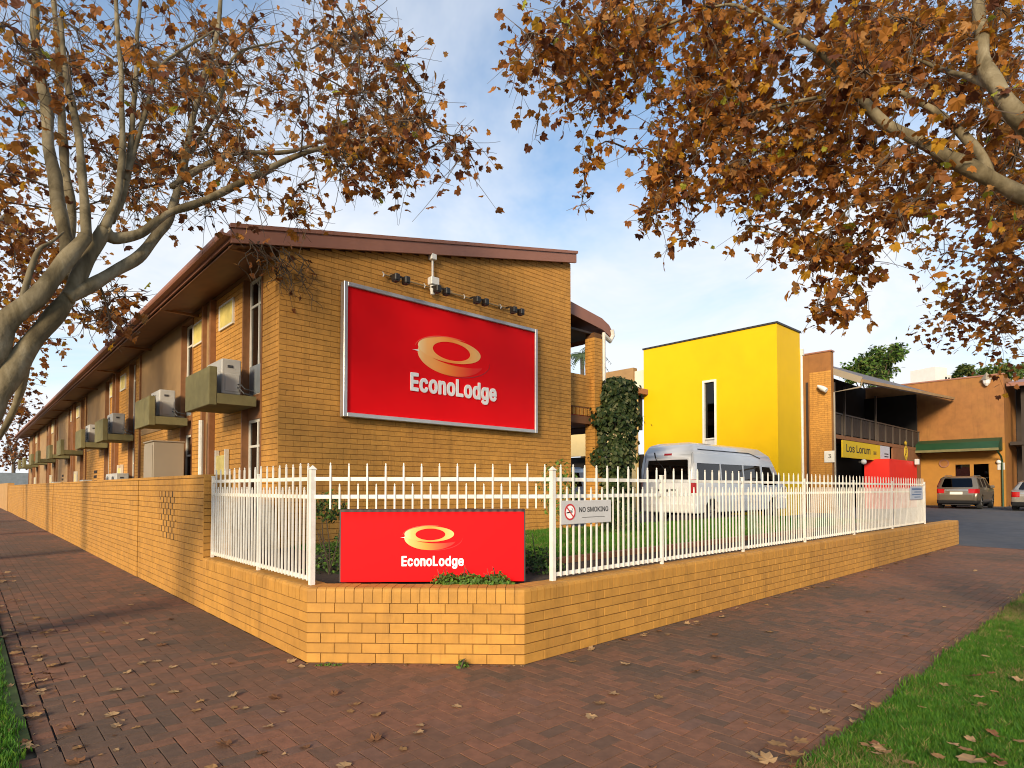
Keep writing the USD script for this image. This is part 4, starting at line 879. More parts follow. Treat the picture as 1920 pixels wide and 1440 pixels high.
# ------------------------------------------------------------------ yellow building and its neighbours
YP, YQ = 20.3, 4.69; YT = 7.73
yb = thing('yellow_building', 'tall plain bright yellow block with one narrow window, behind the van', 'building')
w0, zt_ = sidep(1322, 717, YP); w1, zb_ = sidep(1342, 822, YP); wa, wb = min(w0, w1), max(w0, w1)
yl = sidep(1208, 700, YP)[0]
yr = wallp(1503, 700, YQ)[0]
part(yb, 'wall', MB().box(YP, YP + .25, YQ, wa, .3, YT).box(YP, YP + .25, wb, yl, .3, YT).box(YP, YP + .25, wa, wb, .3, zb_ - .38).box(YP, YP + .25, wa, wb, zt_, YT).out(), 'yellow_wall')
part(yb, 'wall', MB().box(YP + .251, yr, YQ + .001, YQ + .25, .3, YT - .001).box(yr - .2, yr, YQ + .251, yl, .3, YT).box(YP + .251, yr - .201, yl - .25, yl, .3, YT).out(), 'yellow_wall')
part(yb, 'parapet_cap', MB().box(YP - .04, yr + .04, YQ - .04, YQ + .26, YT + .001, YT + .07).box(YP - .041, YP + .27, YQ + .261, yl + .04, YT + .001, YT + .07).out(), 'lamp_black')
part(yb, 'roof', bx(YP + .27, yr, YQ + .27, yl, YT - .3, YT - .2), 'roof_metal')
part(yb, 'downpipe', MB().tube([(yr + .06, YQ - .03, YT - .9), (yr + .06, YQ - .03, .4)], .05, 8).out(), 'white_paint', smooth=40)
part(yb, 'rainhead', bx(yr + .0, yr + .16, YQ - .1, YQ + .04, YT - .9, YT - .65), 'white_paint')
wn = part(yb, 'window', MB().box(YP - .05, YP + .06, wa - .07, wa + .015, zb_ - .4, zt_ + .08).box(YP - .05, YP + .06, wb - .015, wb + .07, zb_ - .4, zt_ + .08).box(YP - .049, YP + .06, wa + .015, wb - .015, zt_ - .01, zt_ + .079).box(YP - .049, YP + .06, wa + .015, wb - .015, zb_ - .03, zb_ + .03).out(), 'white_paint')
part(wn, 'pane', bx(YP + .08, YP + .09, wa, wb, zb_ + .03, zt_ - .01), 'glass_dark'); part(wn, 'backing', bx(YP + .4, YP + .42, wa - .2, wb + .2, zb_ - .4, zt_ + .3), 'dark_interior'); part(wn, 'sill_panel', bx(YP + .02, YP + .06, wa + .015, wb - .015, zb_ - .39, zb_ - .03), 'sign_grey')
ca = thing('cream_annexe', 'low cream annexe with a brown flat roof between the creeper and the yellow block', 'building')
AP = YP - .6; a0 = yl + .02; a1 = a0 + 4.2
z_ = lambda y: EYE + (915 - y) / F * (AY + AP * sy_ + a0 * cy_)
part(ca, 'wall', MB().box(AP, AP + .2, a0, a1, z_(850), z_(805)).box(AP, AP + .2, a0, a0 + .22, .3, z_(738)).out(), 'cream_wall')
part(ca, 'upper_wall', bx(AP + 1.2, AP + 1.4, a0, a0 + .9, z_(740), z_(683)), 'pale_wall'); part(ca, 'upper_wall', bx(AP + 1.1, AP + 1.4, a0 + .91, a0 + 3.5, z_(740), z_(676)), 'panel_render')
part(ca, 'flat_roof', bx(AP - .5, AP + 1.0, a0 - .25, a1 + .2, z_(738), z_(728)), 'fascia_brown')
wn = part(ca, 'window_frame', MB().box(AP + .03, AP + .09, a0 + .25, a0 + .31, z_(805), z_(738)).box(AP + .03, AP + .09, a1 - .3, a1 - .24, z_(805), z_(738)).out(), 'dark_timber'); part(wn, 'pane', bx(AP + .05, AP + .06, a0 + .31, a1 - .3, z_(805), z_(738)), 'glass_dark'); part(wn, 'backing', bx(AP + .5, AP + .52, a0, a1, z_(805), z_(738)), 'dark_interior')
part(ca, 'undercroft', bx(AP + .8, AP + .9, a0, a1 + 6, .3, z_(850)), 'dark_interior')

# the tavern: end wall, deep verandah under a raking roof, sign band
RPp, RQq = 24.6, 4.3
tv = thing('tavern_building', 'brown brick tavern with a dark verandah under a raking roof, right of the yellow block', 'building')
zw = EYE + (915 - 657) / F * 25.0
part(tv, 'end_wall', bx(RPp, RPp + .3, RQq, RQq + 4, .2, zw), 'orange_wall'); part(tv, 'wall_cap', bx(RPp - .04, RPp + .34, RQq - .04, RQq + 4, zw + .001, zw + .06), 'fascia_brown')
tb = Pieces(); courses(tb, (RPp - .012, RQq + .86), (0, -1), (-1, 0), .86, .45, 70, deep=.01); tb.emit(tv, 'brick', 'orange_brick' if False else 'brick_wall', most=160)
part(tv, 'slot', bx(RPp - .02, RPp - .002, RQq + .92, RQq + 1.02, .5, zw - 1.2), 'dark_timber')
FQ = 5.0; Fend = 41.3
part(tv, 'verandah_post', bx(RPp + .305, RPp + .42, RQq - .02, RQq + .1, .3, 6.0), 'rail_metal')
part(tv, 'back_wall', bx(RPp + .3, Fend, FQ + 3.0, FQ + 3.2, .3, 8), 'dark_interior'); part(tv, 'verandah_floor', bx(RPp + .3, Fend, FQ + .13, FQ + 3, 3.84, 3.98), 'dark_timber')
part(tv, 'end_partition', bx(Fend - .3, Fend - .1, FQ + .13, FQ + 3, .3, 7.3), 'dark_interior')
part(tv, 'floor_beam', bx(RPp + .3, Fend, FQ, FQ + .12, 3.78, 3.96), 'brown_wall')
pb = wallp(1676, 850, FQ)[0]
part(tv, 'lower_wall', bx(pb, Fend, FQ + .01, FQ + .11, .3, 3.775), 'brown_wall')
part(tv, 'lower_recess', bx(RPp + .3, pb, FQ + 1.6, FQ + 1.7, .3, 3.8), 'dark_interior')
part(tv, 'entry_door', bx(RPp + 2.6, RPp + 3.6, FQ + 1.50, FQ + 1.59, .3, 2.6), 'dark_timber')
rh = MB(); part(tv, 'railing_top', bx(RPp + .3, Fend, FQ + .02, FQ + .08, 4.93, 4.99), 'rail_metal')
for k in range(13):
    x = RPp + .9 + k * 1.3
    if x < Fend: part(tv, 'railing_post', bx(x - .035, x + .035, FQ + .02, FQ + .09, 3.965, 4.925), 'rail_metal')
    for j in range(5): 
        xx = x + .12 + j * .23
        if xx < Fend - .1: part(tv, 'railing_panel', bx(xx - .1, xx + .1, FQ + .05, FQ + .065, 4.02, 4.90), 'dark_timber')
for px in (1589, 1647): x = wallp(px, 740, FQ - .1)[0]; part(tv, 'roof_post', bx(x - .04, x + .04, FQ - .06, FQ + .015, 3.97, 6.3), 'rail_metal')
e0, e1 = np.array([RPp + .31, 3.26, 5.92]), np.array([41.2, 3.26, 6.84]); g0, g1 = np.array([RPp + .31, RQq + .1, 6.52]), np.array([41.2, 9.5, 9.6])
g0b = np.array([RPp + .31, 9.5, 8.9])
rb = MB(); top = [e0, e1, g1, g0b]; rb.add(top + [v - np.array([0, 0, .10]) for v in top], [(0, 1, 2, 3), (7, 6, 5, 4), (0, 4, 5, 1), (1, 5, 6, 2), (2, 6, 7, 3), (3, 7, 4, 0)]); part(tv, 'roof', rb.out(), 'roof_metal')
part(tv, 'roof_fascia', MB().bar(e0 + [0, -.03, .0], e1 + [0, -.03, .0], .06, .13).out(), 'panel_render'); part(tv, 'roof_fascia', MB().bar(e0 + [-.03, -.03, .02], g0b + [-.03, 0, .02], .05, .26).out(), 'cabinet_beige')
part(tv, 'gutter_pipe', MB().tube([e0 + [.05, -.02, -.06], e0 + [.04, .02, -.25], (RPp + .2, RQq - .04, 5.55), (RPp + .2, RQq - .04, .4)], .04, 8).out(), 'cabinet_beige', smooth=40)
sg = thing('tavern_sign', 'yellow and grey sign board with dark lettering under the tavern verandah', 'sign', (wallp(1580, 840, FQ - .08)[0], FQ - .08, 2.93))
sw_ = wallp(1650, 840, FQ - .08)[0] - wallp(1580, 840, FQ - .08)[0]; sg2 = wallp(1668, 840, FQ - .08)[0] - wallp(1580, 840, FQ - .08)[0]
part(sg, 'yellow_panel', bx(0, sw_, -.03, .04, 0, .80), 'signage_yellow'); part(sg, 'grey_panel', bx(sw_ + .002, sg2, -.03, .04, 0, .80), 'notice_pale')
t = text('Los Lorum', .34, .004, .95); s_ = sw_ * .64 / t.bounds[1, 0]; t.apply_scale([s_, 1, 1]); part(sg, 'lettering', stand(t, (sw_ * .07, -.0302, .28), (1, 0), (0, -1)), 'letter_black')
t = text('BAR', .17, .004, 1.0); part(sg, 'lettering', stand(t, (sw_ * .80, -.0302, .28), (1, 0), (0, -1)), 'letter_black')
for k in range(2): part(sg, 'small_print', bx(sw_ + (sg2 - sw_) * .42, sw_ + (sg2 - sw_) * .85, -.034, -.0302, .22 + k * .14, .28 + k * .14), 'lamp_black')
cr = thing('gold_crest', 'gold shield-shaped crest on the brown wall right of the yellow tavern sign', 'emblem', (wallp(1700, 847, FQ - .02)[0], FQ + .005, 3.05)); cw = .55
shield = Polygon([(-cw * .5, .75), (-cw * .55, .35), (0, .08), (cw * .55, .35), (cw * .5, .75), (0, .9)]).buffer(.03)
flat(cr, 'shield_rim', shield.difference(shield.buffer(-.10)), .03, (0, 0, 0), 'gold'); flat(cr, 'crown', Polygon([(-.16, .98), (-.2, 1.14), (-.08, 1.06), (0, 1.2), (.08, 1.06), (.2, 1.14), (.16, .98)]), .03, (0, 0, 0), 'gold'); flat(cr, 'device', arc_band(0, .58, .13, .13, 40, 300, .05, .09).union(arc_band(0, .36, .12, .12, -140, 120, .05, .09)), .03, (0, 0, 0), 'gold')
rc = unpx(1668, 900, 30.0); rcp, rcq = pq(rc[0], rc[1]); rt = EYE + (915 - 863) / F * 30
po = thing('red_porch', 'bright red box porch in front of the tavern doorway, seen over the fence', 'porch', (rcp, rcq, .3))
part(po, 'side_panel', bx(0, .08, 0, FQ - rcq + .35, 0, rt - .3), 'red_panel'); part(po, 'front_panel', bx(.081, 5.0, .001, .08, 0, rt - .301), 'red_panel'); part(po, 'top_panel', bx(.0, 5.0, .0, FQ - rcq + .34, rt - .299, rt - .22), 'red_panel')
for lb_, px in (('round white lamp at the left corner of the red porch', 1620), ('square white lamp at the right corner of the red porch', 1720)):
    pp_, zz = wallp(px, 866, rcq - .15)
    lt = thing('porch_lamp', lb_, 'lamp', (pp_, rcq - .15, zz)); part(lt, 'globe', trimesh.creation.icosphere(2, .12) if px < 1700 else bx(-.13, .13, -.10, .10, -.16, .16, ch=.03), 'sign_grey', smooth=True if px < 1700 else False); part(lt, 'bracket', bx(-.02, .02, .0, .2, -.05, .05), 'lamp_black')
pp_, zz = sidep(1549, 730, RPp - .1)
wl_ = thing('security_light', 'white bullet-shaped security light high on the end wall of the tavern', 'lamp', (RPp - .15, pp_, zz)); part(wl_, 'lamp_body', MB().tube([(-.05, .25, .18), (-.1, .05, .05), (-.12, -.12, -.06)], [.05, .11, .10], 10).out(), 'lamp_white', smooth=40); part(wl_, 'bracket', bx(-.03, .14, .05, .12, -.02, .05), 'lamp_white')
pp_, zz = sidep(1555, 856, RPp - .1); nb_ = thing('number_plate_board', 'square white board with a small figure low on the end wall of the tavern', 'sign', (RPp - .045, pp_, zz)); part(nb_, 'board', bx(-.02, .0, -.20, .20, -.24, .24), 'lamp_white')
t = text('3', .15, .004); part(nb_, 'figure', stand(t, (-.0205, .05, -.06), (0, -1), (-1, 0)), 'letter_black')

# orange house with the green awning
OP, OQ = 41.5, .98; OT = EYE + (915 - 702) / F * 34.2
oh = thing('orange_building', 'orange rendered brick building with a green awning over its double doors', 'building')
d0, dz = sidep(1790, 868, OP); d1, _ = sidep(1856, 868, OP); da, db = min(d0, d1), max(d0, d1); dz = 2.95
part(oh, 'upper_wall', bx(OP, OP + .3, OQ, OQ + 9, 4.1, OT), 'orange_wall')
part(oh, 'lower_wall', MB().box(OP + .004, OP + .3, OQ + .003, da, .3, 4.098).box(OP + .004, OP + .3, db, OQ + 9, .3, 4.098).box(OP + .004, OP + .3, da, db, dz, 4.098).out(), 'orange_lower')
part(oh, 'side_wall', bx(OP + .301, OP + 10, OQ + .002, OQ + .3, .3, OT - .002), 'orange_wall'); part(oh, 'parapet_cap', MB().box(OP - .05, OP + .35, OQ - .05, OQ + 9, OT + .002, OT + .08).out(), 'fascia_brown')
dm = (da + db) / 2
dr_ = part(oh, 'door', MB().box(OP + .02, OP + .1, da - .1, da + .04, .3, dz + .12).box(OP + .02, OP + .1, db - .04, db + .1, .3, dz + .12).box(OP + .021, OP + .1, da + .04, db - .04, dz - .04, dz + .119).box(OP + .019, OP + .1, dm - .09, dm + .09, .3, dz - .041).out(), 'orange_lower')
part(dr_, 'pane', MB().box(OP + .06, OP + .07, da + .04, dm - .09, .3, dz - .04).box(OP + .06, OP + .07, dm + .09, db - .04, .3, dz - .04).out(), 'glass_dark'); part(dr_, 'backing', bx(OP + .5, OP + .55, da - .2, db + .2, .3, dz + .2), 'dark_interior'); part(dr_, 'push_bar', bx(OP + .03, OP + .05, da + .25, dm - .3, 2.0, 2.1), 'lamp_white')
ap = [(OP - .002, 4.42), (OP - .5, 4.36), (OP - 1.0, 4.16), (OP - 1.35, 3.78), (OP - 1.35, 3.66), (OP - .002, 3.66)]
av = [(x, OQ + .1, z) for x, z in ap] + [(x, OQ + 4.4, z) for x, z in ap]; m_ = len(ap)
part(oh, 'awning', (np.array(av), np.array([(r, (r + 1) % m_, m_ + (r + 1) % m_) for r in range(m_)] + [(r, m_ + (r + 1) % m_, m_ + r) for r in range(m_)] + [(0, r + 1, r) for r in range(1, m_ - 1)] + [(m_, m_ + r, m_ + r + 1) for r in range(1, m_ - 1)])), 'awning_green')
part(oh, 'awning_edge', bx(OP - 1.40, OP - 1.352, OQ + .08, OQ + 4.42, 3.62, 3.76), 'concrete_green')
part(oh, 'awning_post', MB().tube([(OP - 1.2, OQ + .2, 3.66), (OP - .4, OQ + .12, 3.3), (OP - .08, OQ + .12, 3.0), (OP - .08, OQ + .12, .4)], .05, 8).out(), 'awning_green', smooth=40)
for y0, y1, z0, z1 in ((OQ - 0 + .02, OQ + .34, 2.55, 2.95),): part(oh, 'wall_notice', bx(OP - .03, OP - .002, y0, y0 + .15, z0, z1), 'sign_grey'); part(oh, 'wall_notice', bx(OP - .03, OP - .002, y0 + .17, y0 + .32, z0, z1), 'sign_grey')
q_, z_2 = sidep(1771, 869, OP); rs = thing('round_sign', 'small round tan sign left of the doors under the green awning', 'sign', (OP - .03, q_, z_2)); part(rs, 'disc', trimesh.creation.cylinder(.22, .05, sections=28, transform=trimesh.transformations.rotation_matrix(np.pi / 2, [0, 1, 0])), 'orange_wall'); part(rs, 'rim', trimesh.creation.annulus(.19, .25, .07, sections=28, transform=trimesh.transformations.rotation_matrix(np.pi / 2, [0, 1, 0])), 'fascia_brown')
q_, z_2 = sidep(1874, 866, OP); ld = thing('door_lamp', 'small white lamp right of the doors under the green awning', 'lamp', (OP - .1, q_, z_2)); part(ld, 'lamp_body', trimesh.creation.icosphere(2, .12), 'lamp_white', smooth=True); part(ld, 'bracket', bx(.0, .09, -.03, .03, -.03, .03), 'lamp_black')
q_, z_2 = sidep(1855, 712, OP); tl = thing('wall_lantern', 'triangular lantern near the top right corner of the orange wall', 'lamp', (OP - .2, q_, z_2)); part(tl, 'hood', trimesh.creation.cone(.30, .45, sections=4), 'cabinet_beige'); part(tl, 'lamp_body', MB().tube([(0, 0, 0), (0, 0, -.2), (0, 0, -.35)], [.2, .16, .05], 8).out(), 'lamp_white'); part(tl, 'bracket', bx(.0, .19, -.03, .03, .0, .06), 'lamp_black')
dk = thing('far_verandah_house', 'dark verandah-fronted house at the right edge, beyond the orange building', 'building')
dv = [(41.8, -9, 7.0), (41.8, .9, 7.55), (47, .9, 8.4), (47, -9, 7.9)]
part(dk, 'roof', MB().add(dv + [(x, y, z - .2) for x, y, z in dv], [(0, 3, 2, 1), (4, 5, 6, 7), (0, 1, 5, 4), (1, 2, 6, 5), (2, 3, 7, 6), (3, 0, 4, 7)]).out(), 'fascia_brown')
part(dk, 'back_wall', bx(45.5, 45.8, -9, .95, .3, 7.8), 'dark_timber'); part(dk, 'balcony_floor', bx(42.6, 45.5, -9, .9, 4.0, 4.2), 'dark_timber')
for y in (.3, -2.2, -4.7): part(dk, 'post', bx(42.7, 42.85, y - .08, y + .08, .3, 3.99), 'dark_timber'); part(dk, 'post', bx(42.7, 42.85, y - .08, y + .08, 4.21, 7.3), 'dark_timber')
part(dk, 'railing', MB().box(42.72, 42.8, -9, .2, 5.1, 5.2).box(42.72, 42.8, -9, .2, 4.3, 4.38).out(), 'rail_metal')
part(dk, 'ground_sill', bx(42.4, 45.4, -9, .9, .3, .55), 'panel_render')

# far things
gw = unpx(1775, 700, 70); wt = thing('white_building', 'pale block of upper storeys far behind, above the orange wall', 'building', (gw[0], gw[1], 0), 20, frame='world')
part(wt, 'wall', bx(-1.6, .4, 0, 3, 0, 15.7), 'gable_white'); part(wt, 'wall', bx(.45, 2.0, .2, 3, 0, 14.9), 'gable_white')
for k in range(3): part(wt, 'window', bx(.05 + k * .6 + (.2 if k else 0), .35 + k * .6 + (.2 if k else 0), -.03 if k == 0 else .16, .0 - .001 if k == 0 else .199, 13.6, 14.6), 'pane_back')
gw = pq(*unpx(20, 900, 62)[:2]); sh = thing('far_shed', 'grey-roofed low shed past the far end of the boundary wall at the left edge', 'shed', (gw[0], gw[1], 0))
part(sh, 'wall', bx(-3, 5, -4, 4, 0, 1.7), 'panel_render'); part(sh, 'roof', stand(poly_mesh(Polygon([(-3.6, 1.6), (5.4, 1.6), (4.6, 3.0), (-2.4, 3.0)]), 8.6), (0, 4.3, 0), (1, 0), (0, -1)), 'grey_panel')
# ------------------------------------------------------------------ leaves, twigs, trees
def plane_leaf(curl=.25, fold=.15, seed=0):
    r = random.Random(seed)
    ang = [-90, -62, -38, -8, 12, 34, 52, 72, 90, 108, 128, 146, 168, 188, 218, 242]
    rad = [.14, .36, .44, .60, .47, .50, .68, .54, .74, .54, .68, .50, .47, .60, .44, .36]
    v = [(0, .38, 0)] + [(k * math.cos(math.radians(a)) * r.uniform(.9, 1.1), .38 + k * math.sin(math.radians(a)) * r.uniform(.9, 1.1), 0) for a, k in zip(ang, rad)]
    v = np.array(v); d = np.hypot(v[:, 0], v[:, 1] - .38)
    v[:, 2] = -curl * d ** 2 * 1.4 + fold * np.abs(v[:, 0]) + np.array([r.uniform(-.05, .05) for _ in v])
    n = len(ang); return v, np.array([(0, 1 + i, 1 + (i + 1) % n) for i in range(n)])
def small_leaf(w=.42, fold=.2):
    v = np.array([(0, 0, 0), (-w * .5, .4, fold * .3), (0, .45, 0), (w * .5, .4, fold * .3), (-w * .35, .75, fold * .15), (w * .35, .75, fold * .15), (0, 1, -.08)])
    return v, np.array([(0, 2, 1), (0, 3, 2), (1, 2, 4), (2, 3, 5), (2, 5, 6), (2, 6, 4)])
def quat(R):
    m = Gf.Matrix3d(*np.asarray(R, float).T.ravel()); q = m.ExtractRotation().GetQuat(); i = q.GetImaginary()
    return Gf.Quath(float(q.GetReal()), float(i[0]), float(i[1]), float(i[2]))
def leaf_rot(g, droop=.6, sunward=.0, nrm=None):
    n = g.normal(size=3) * .8 + np.array([0, 0, .9]) if nrm is None else nrm + g.normal(size=3) * .45
    n /= np.linalg.norm(n)
    y = g.normal(size=3); y[2] -= droop * 2; y -= n * y.dot(n); y /= np.linalg.norm(y)
    return np.stack([np.cross(y, n), y, n], 1)
def scatter(parent, name, protos, P, R, S, which, kind='stuff', label=None):
    path = numbered(parent, name); pi = UsdGeom.PointInstancer.Define(stage, path)
    rel = pi.CreatePrototypesRel(); UsdGeom.Scope.Define(stage, path + '/shapes')
    for k, (m, mt, sm) in enumerate(protos):
        pth = f'{path}/shapes/shape_{k:03d}'; put(pth, m, mt, sm); rel.AddTarget(pth)
    pi.CreatePositionsAttr(Vt.Vec3fArray.FromNumpy(np.asarray(P, np.float32))); pi.CreateOrientationsAttr(Vt.QuathArray([quat(r) for r in R]))
    pi.CreateScalesAttr(Vt.Vec3fArray.FromNumpy(np.repeat(np.asarray(S, np.float32)[:, None], 3, 1))); pi.CreateProtoIndicesAttr(Vt.IntArray.FromNumpy(np.asarray(which, np.int32)))
    data(pi.GetPrim(), label, None, None, kind); return path
AUT = ['leaf_brown', 'leaf_rust', 'leaf_tan', 'leaf_dark', 'leaf_gold', 'leaf_lime']
AUTUMN = [(plane_leaf(.25 + .25 * (k % 3), .2 * (k % 2), k), m, False) for k in range(2) for m in AUT]
def weights(w): w = np.array(w, float); return np.concatenate([w, w]) / (2 * w.sum())
def region(poly, n, d0, d1, g):
    P = Polygon(poly); x0, y0, x1, y1 = P.bounds; out = []
    from shapely.geometry import Point
    while len(out) < n:
        x, y = g.uniform(x0, x1), g.uniform(y0, y1)
        if P.contains(Point(x, y)): out.append(unpx(x, y, g.uniform(d0, d1)))
    return out
def build_tree(name, label, base, limbs, clusters, protos, wts, group=None, size=(.09, .15), leafpart='leaf', bark='plane_bark', solo_leaves=300, twig_r=.010, seed=1, spread=.30, twigs_per=6, balls=0, slim=1.0):
    """limbs: (points in the world, radii); clusters: (centre, radius, leaves). Twigs run from the nearest wood to each cluster and fork inside it; leaves hang on them."""
    g = np.random.default_rng(seed); base = np.array(base, float)
    t = thing(name, label, 'tree', base, 0, group=group, frame='world')
    nodes = []
    for k, (pts, r) in enumerate(limbs):
        n = max(6, 5 * len(pts)); pth = smooth_path(pts, n); rr = np.interp(np.linspace(0, 1, n), np.linspace(0, 1, len(r)), r) * slim
        if len(pts) > 2 and k: pth[1:-1] += (meshkit.noise(pth[1:-1] * 1.7, 3)[:, None] - .5) * rr[1:-1, None] * .8
        v, f = tube(pth - base, rr * 1.0, 14 if rr.max() > .05 else 8)
        nrm = v - np.vstack([np.repeat(pth - base, 14 if rr.max() > .05 else 8, 0), pth[:1] - base, pth[-1:] - base])
        v = v + nrm * ((meshkit.noise((v + base) * 4.0, 5)[:, None] - .5) * .5)
        part(t, 'trunk' if k == 0 else 'limb', (v, f), bark, smooth=True)
        nodes += [tuple(x) for x in pth]
    N = np.array(nodes); tw = MB(); P, Q, S = [], [], []
    cl = sorted(clusters, key=lambda c: np.min(np.linalg.norm(N - c[0], axis=1)))
    for c, R, n in cl:
        c = np.array(c); i = np.argmin(np.linalg.norm(N - c, axis=1)); a = N[i]; L = np.linalg.norm(c - a)
        mid = (a + c) / 2 + g.normal(size=3) * L * .10 + np.array([0, 0, L * .12])
        pth = smooth_path([a, mid, c], 7); tw.tube(pth, np.linspace(twig_r * (1 + min(L, 2.5) * .5), twig_r * .55, 7), 5); N = np.vstack([N, pth[2:]])
        for k in range(twigs_per):
            s = pth[g.integers(3, 7)]; e = s + g.normal(size=3) * R * .75 + np.array([0, 0, -R * .25]); m = (s + e) / 2 + g.normal(size=3) * R * .15
            tp = smooth_path([s, m, e], 5); tw.tube(tp, np.linspace(twig_r * .5, twig_r * .22, 5), 3)
            for j in range(max(1, n // twigs_per)):
                u = g.uniform(.25, 1.0) ** .7; x = tp[0] + (tp[-1] - tp[0]) * u + g.normal(size=3) * R * spread; P.append(x); S.append(g.uniform(*size)); Q.append(leaf_rot(g))
    for k in range(balls):
        s = N[g.integers(len(N) // 2, len(N))]; e = s + np.array([g.normal() * .04, g.normal() * .04, -g.uniform(.10, .2)]); part(t, 'seed_ball', MB().mesh(trimesh.creation.icosphere(1, .016, ).apply_translation(e - base)).tube([s - base, e - base], .002, 3).out(), 'twig')
    part(t, 'twigs', (tw.out()[0] - base, tw.out()[1]), 'twig', kind='stuff')
    P = np.array(P); S = np.array(S); which = g.choice(len(protos), len(P), p=wts)
    single = []
    if solo_leaves:
        px, d = topx(P); seen = (px[:, 0] > 0) & (px[:, 0] < 1920) & (px[:, 1] > 0) & (px[:, 1] < 1440)
        single = np.argsort(-np.where(seen, S / d, -1))[:solo_leaves]
        for i in single:
            v, f = protos[which[i]][0]; part(t, leafpart, ((v * S[i]) @ Q[i].T + P[i] - base, f), protos[which[i]][1])
    rest = np.setdiff1d(np.arange(len(P)), single)
    scatter(t, 'foliage', protos, P[rest] - base, [Q[i] for i in rest], S[rest], which[rest])
    return t
def blob(c, R, n): return (np.array(c, float), R, n)
g0_ = np.random.default_rng(21)
def pxs(*pts): return [unpx(*p) for p in pts]

# left-hand plane tree: trunk just outside the frame on the left verge, limbs reaching in
tb_ = np.array([-5.75, 4.55, 0.0]); fork = tb_ + [.12, .1, 2.0]
L_limbs = [([tb_ - [0, 0, .2], tb_ + [.03, .0, .9], fork], [.40, .30, .27]),
    ([fork] + pxs((-60, 690, 4.9), (6, 600, 5.0), (73, 545, 5.1), (117, 482, 5.2), (152, 438, 5.3)), [.22, .17, .14, .095, .085, .075]),
    ([fork] + pxs((-70, 800, 4.9), (0, 735, 5.0), (44, 657, 5.1), (80, 605, 5.2), (128, 543, 5.3), (163, 467, 5.45), (187, 424, 5.5)), [.22, .15, .12, .105, .10, .09, .08, .075]),
    (pxs((118, 556, 5.25), (150, 540, 5.35), (204, 508, 5.6), (251, 479, 5.8), (286, 438, 6.0), (309, 403, 6.2), (330, 330, 6.4), (345, 240, 6.6), (368, 150, 6.8), (392, 70, 7.0), (405, -40, 7.2)), [.085, .08, .075, .07, .065, .06, .05, .045, .04, .038, .03]),
    (pxs((187, 426, 5.5), (206, 441, 5.6), (257, 432, 5.75), (292, 406, 5.9), (318, 390, 6.0), (383, 367, 6.2), (500, 307, 6.6), (567, 277, 6.8), (640, 260, 7.0), (712, 247, 7.2), (765, 230, 7.4)), [.075, .072, .066, .06, .055, .05, .042, .036, .03, .024, .014]),
    (pxs((313, 343, 6.3), (360, 312, 6.5), (400, 290, 6.6), (443, 277, 6.8), (533, 276, 7.1), (600, 255, 7.3)), [.045, .042, .04, .036, .03, .016]),
    (pxs((152, 440, 5.3), (148, 380, 5.4), (143, 333, 5.5), (127, 200, 5.8), (113, 140, 5.9), (95, 20, 6.2)), [.06, .055, .055, .048, .04, .03]),
    (pxs((120, 520, 6.3), (113, 477, 6.3), (93, 333, 6.5), (67, 167, 6.8), (50, 67, 7.0), (44, -60, 7.3)), [.10, .09, .085, .075, .065, .055]),
    (pxs((122, 500, 6.8), (120, 477, 6.8), (123, 383, 7.0), (107, 267, 7.2), (97, 150, 7.5), (87, 50, 7.7), (80, -50, 8)), [.08, .07, .068, .06, .055, .05, .04]),
    (pxs((187, 424, 5.5), (205, 380, 5.6), (215, 333, 5.7), (218, 233, 5.9), (211, 100, 6.2), (200, -40, 6.5)), [.065, .055, .042, .036, .032, .025]),
    (pxs((200, 410, 5.6), (225, 345, 5.8), (236, 240, 6.0), (243, 90, 6.3), (249, -30, 6.6)), [.05, .042, .036, .03, .022]),
    (pxs((225, 330, 5.8), (262, 200, 6.2), (290, 110, 6.6), (390, 40, 7.2)), [.035, .03, .026, .014]),
    (pxs((333, 300, 6.5), (400, 190, 7.0), (430, 90, 7.4), (520, 60, 7.8)), [.035, .03, .024, .012]),
    (pxs((30, 575, 5.0), (52, 497, 5.1), (67, 462, 5.2), (87, 450, 5.3), (110, 430, 5.5)), [.036, .032, .028, .02, .01]),
    (pxs((40, 690, 5.6), (30, 740, 5.7), (12, 790, 5.8), (-20, 850, 5.8)), [.06, .045, .04, .03]),
    ([fork] + pxs((-300, 560, 4.3), (-260, 300, 4.6), (-200, 50, 5)), [.2, .13, .10, .06]), ([fork] + pxs((-700, 450, 4.6), (-900, 150, 5)), [.2, .12, .06])]
cl = [blob(c, .40, 23) for c in region([(240, 60), (560, -20), (700, -10), (740, 120), (790, 190), (700, 300), (560, 280), (420, 250), (250, 230)], 84, 6.2, 9.0, g0_)]
cl += [blob(c, .30, 34) for c in region([(620, 200), (760, 205), (850, 230), (900, 275), (840, 335), (700, 325), (600, 300)], 22, 6.6, 7.8, g0_)]
cl += [blob(c, .32, 20) for c in region([(690, 30), (745, 60), (800, 180), (790, 230), (700, 210)], 8, 6.8, 7.8, g0_)]
cl += [blob(c, .35, 12) for c in region([(0, -10), (250, -10), (240, 220), (120, 240), (0, 240)], 24, 5.5, 8.5, g0_)]
cl += [blob(c, .34, 14) for c in region([(130, 230), (430, 270), (560, 320), (480, 390), (330, 400), (200, 390)], 34, 6.0, 8.5, g0_)]
cl += [blob(c, .20, 14) for c in region([(150, 540), (230, 530), (270, 600), (230, 640), (140, 610)], 9, 5.8, 6.6, g0_)]
cl += [blob(c, .22, 16) for c in region([(500, 330), (620, 300), (600, 400), (530, 420)], 5, 6.6, 7.4, g0_)]
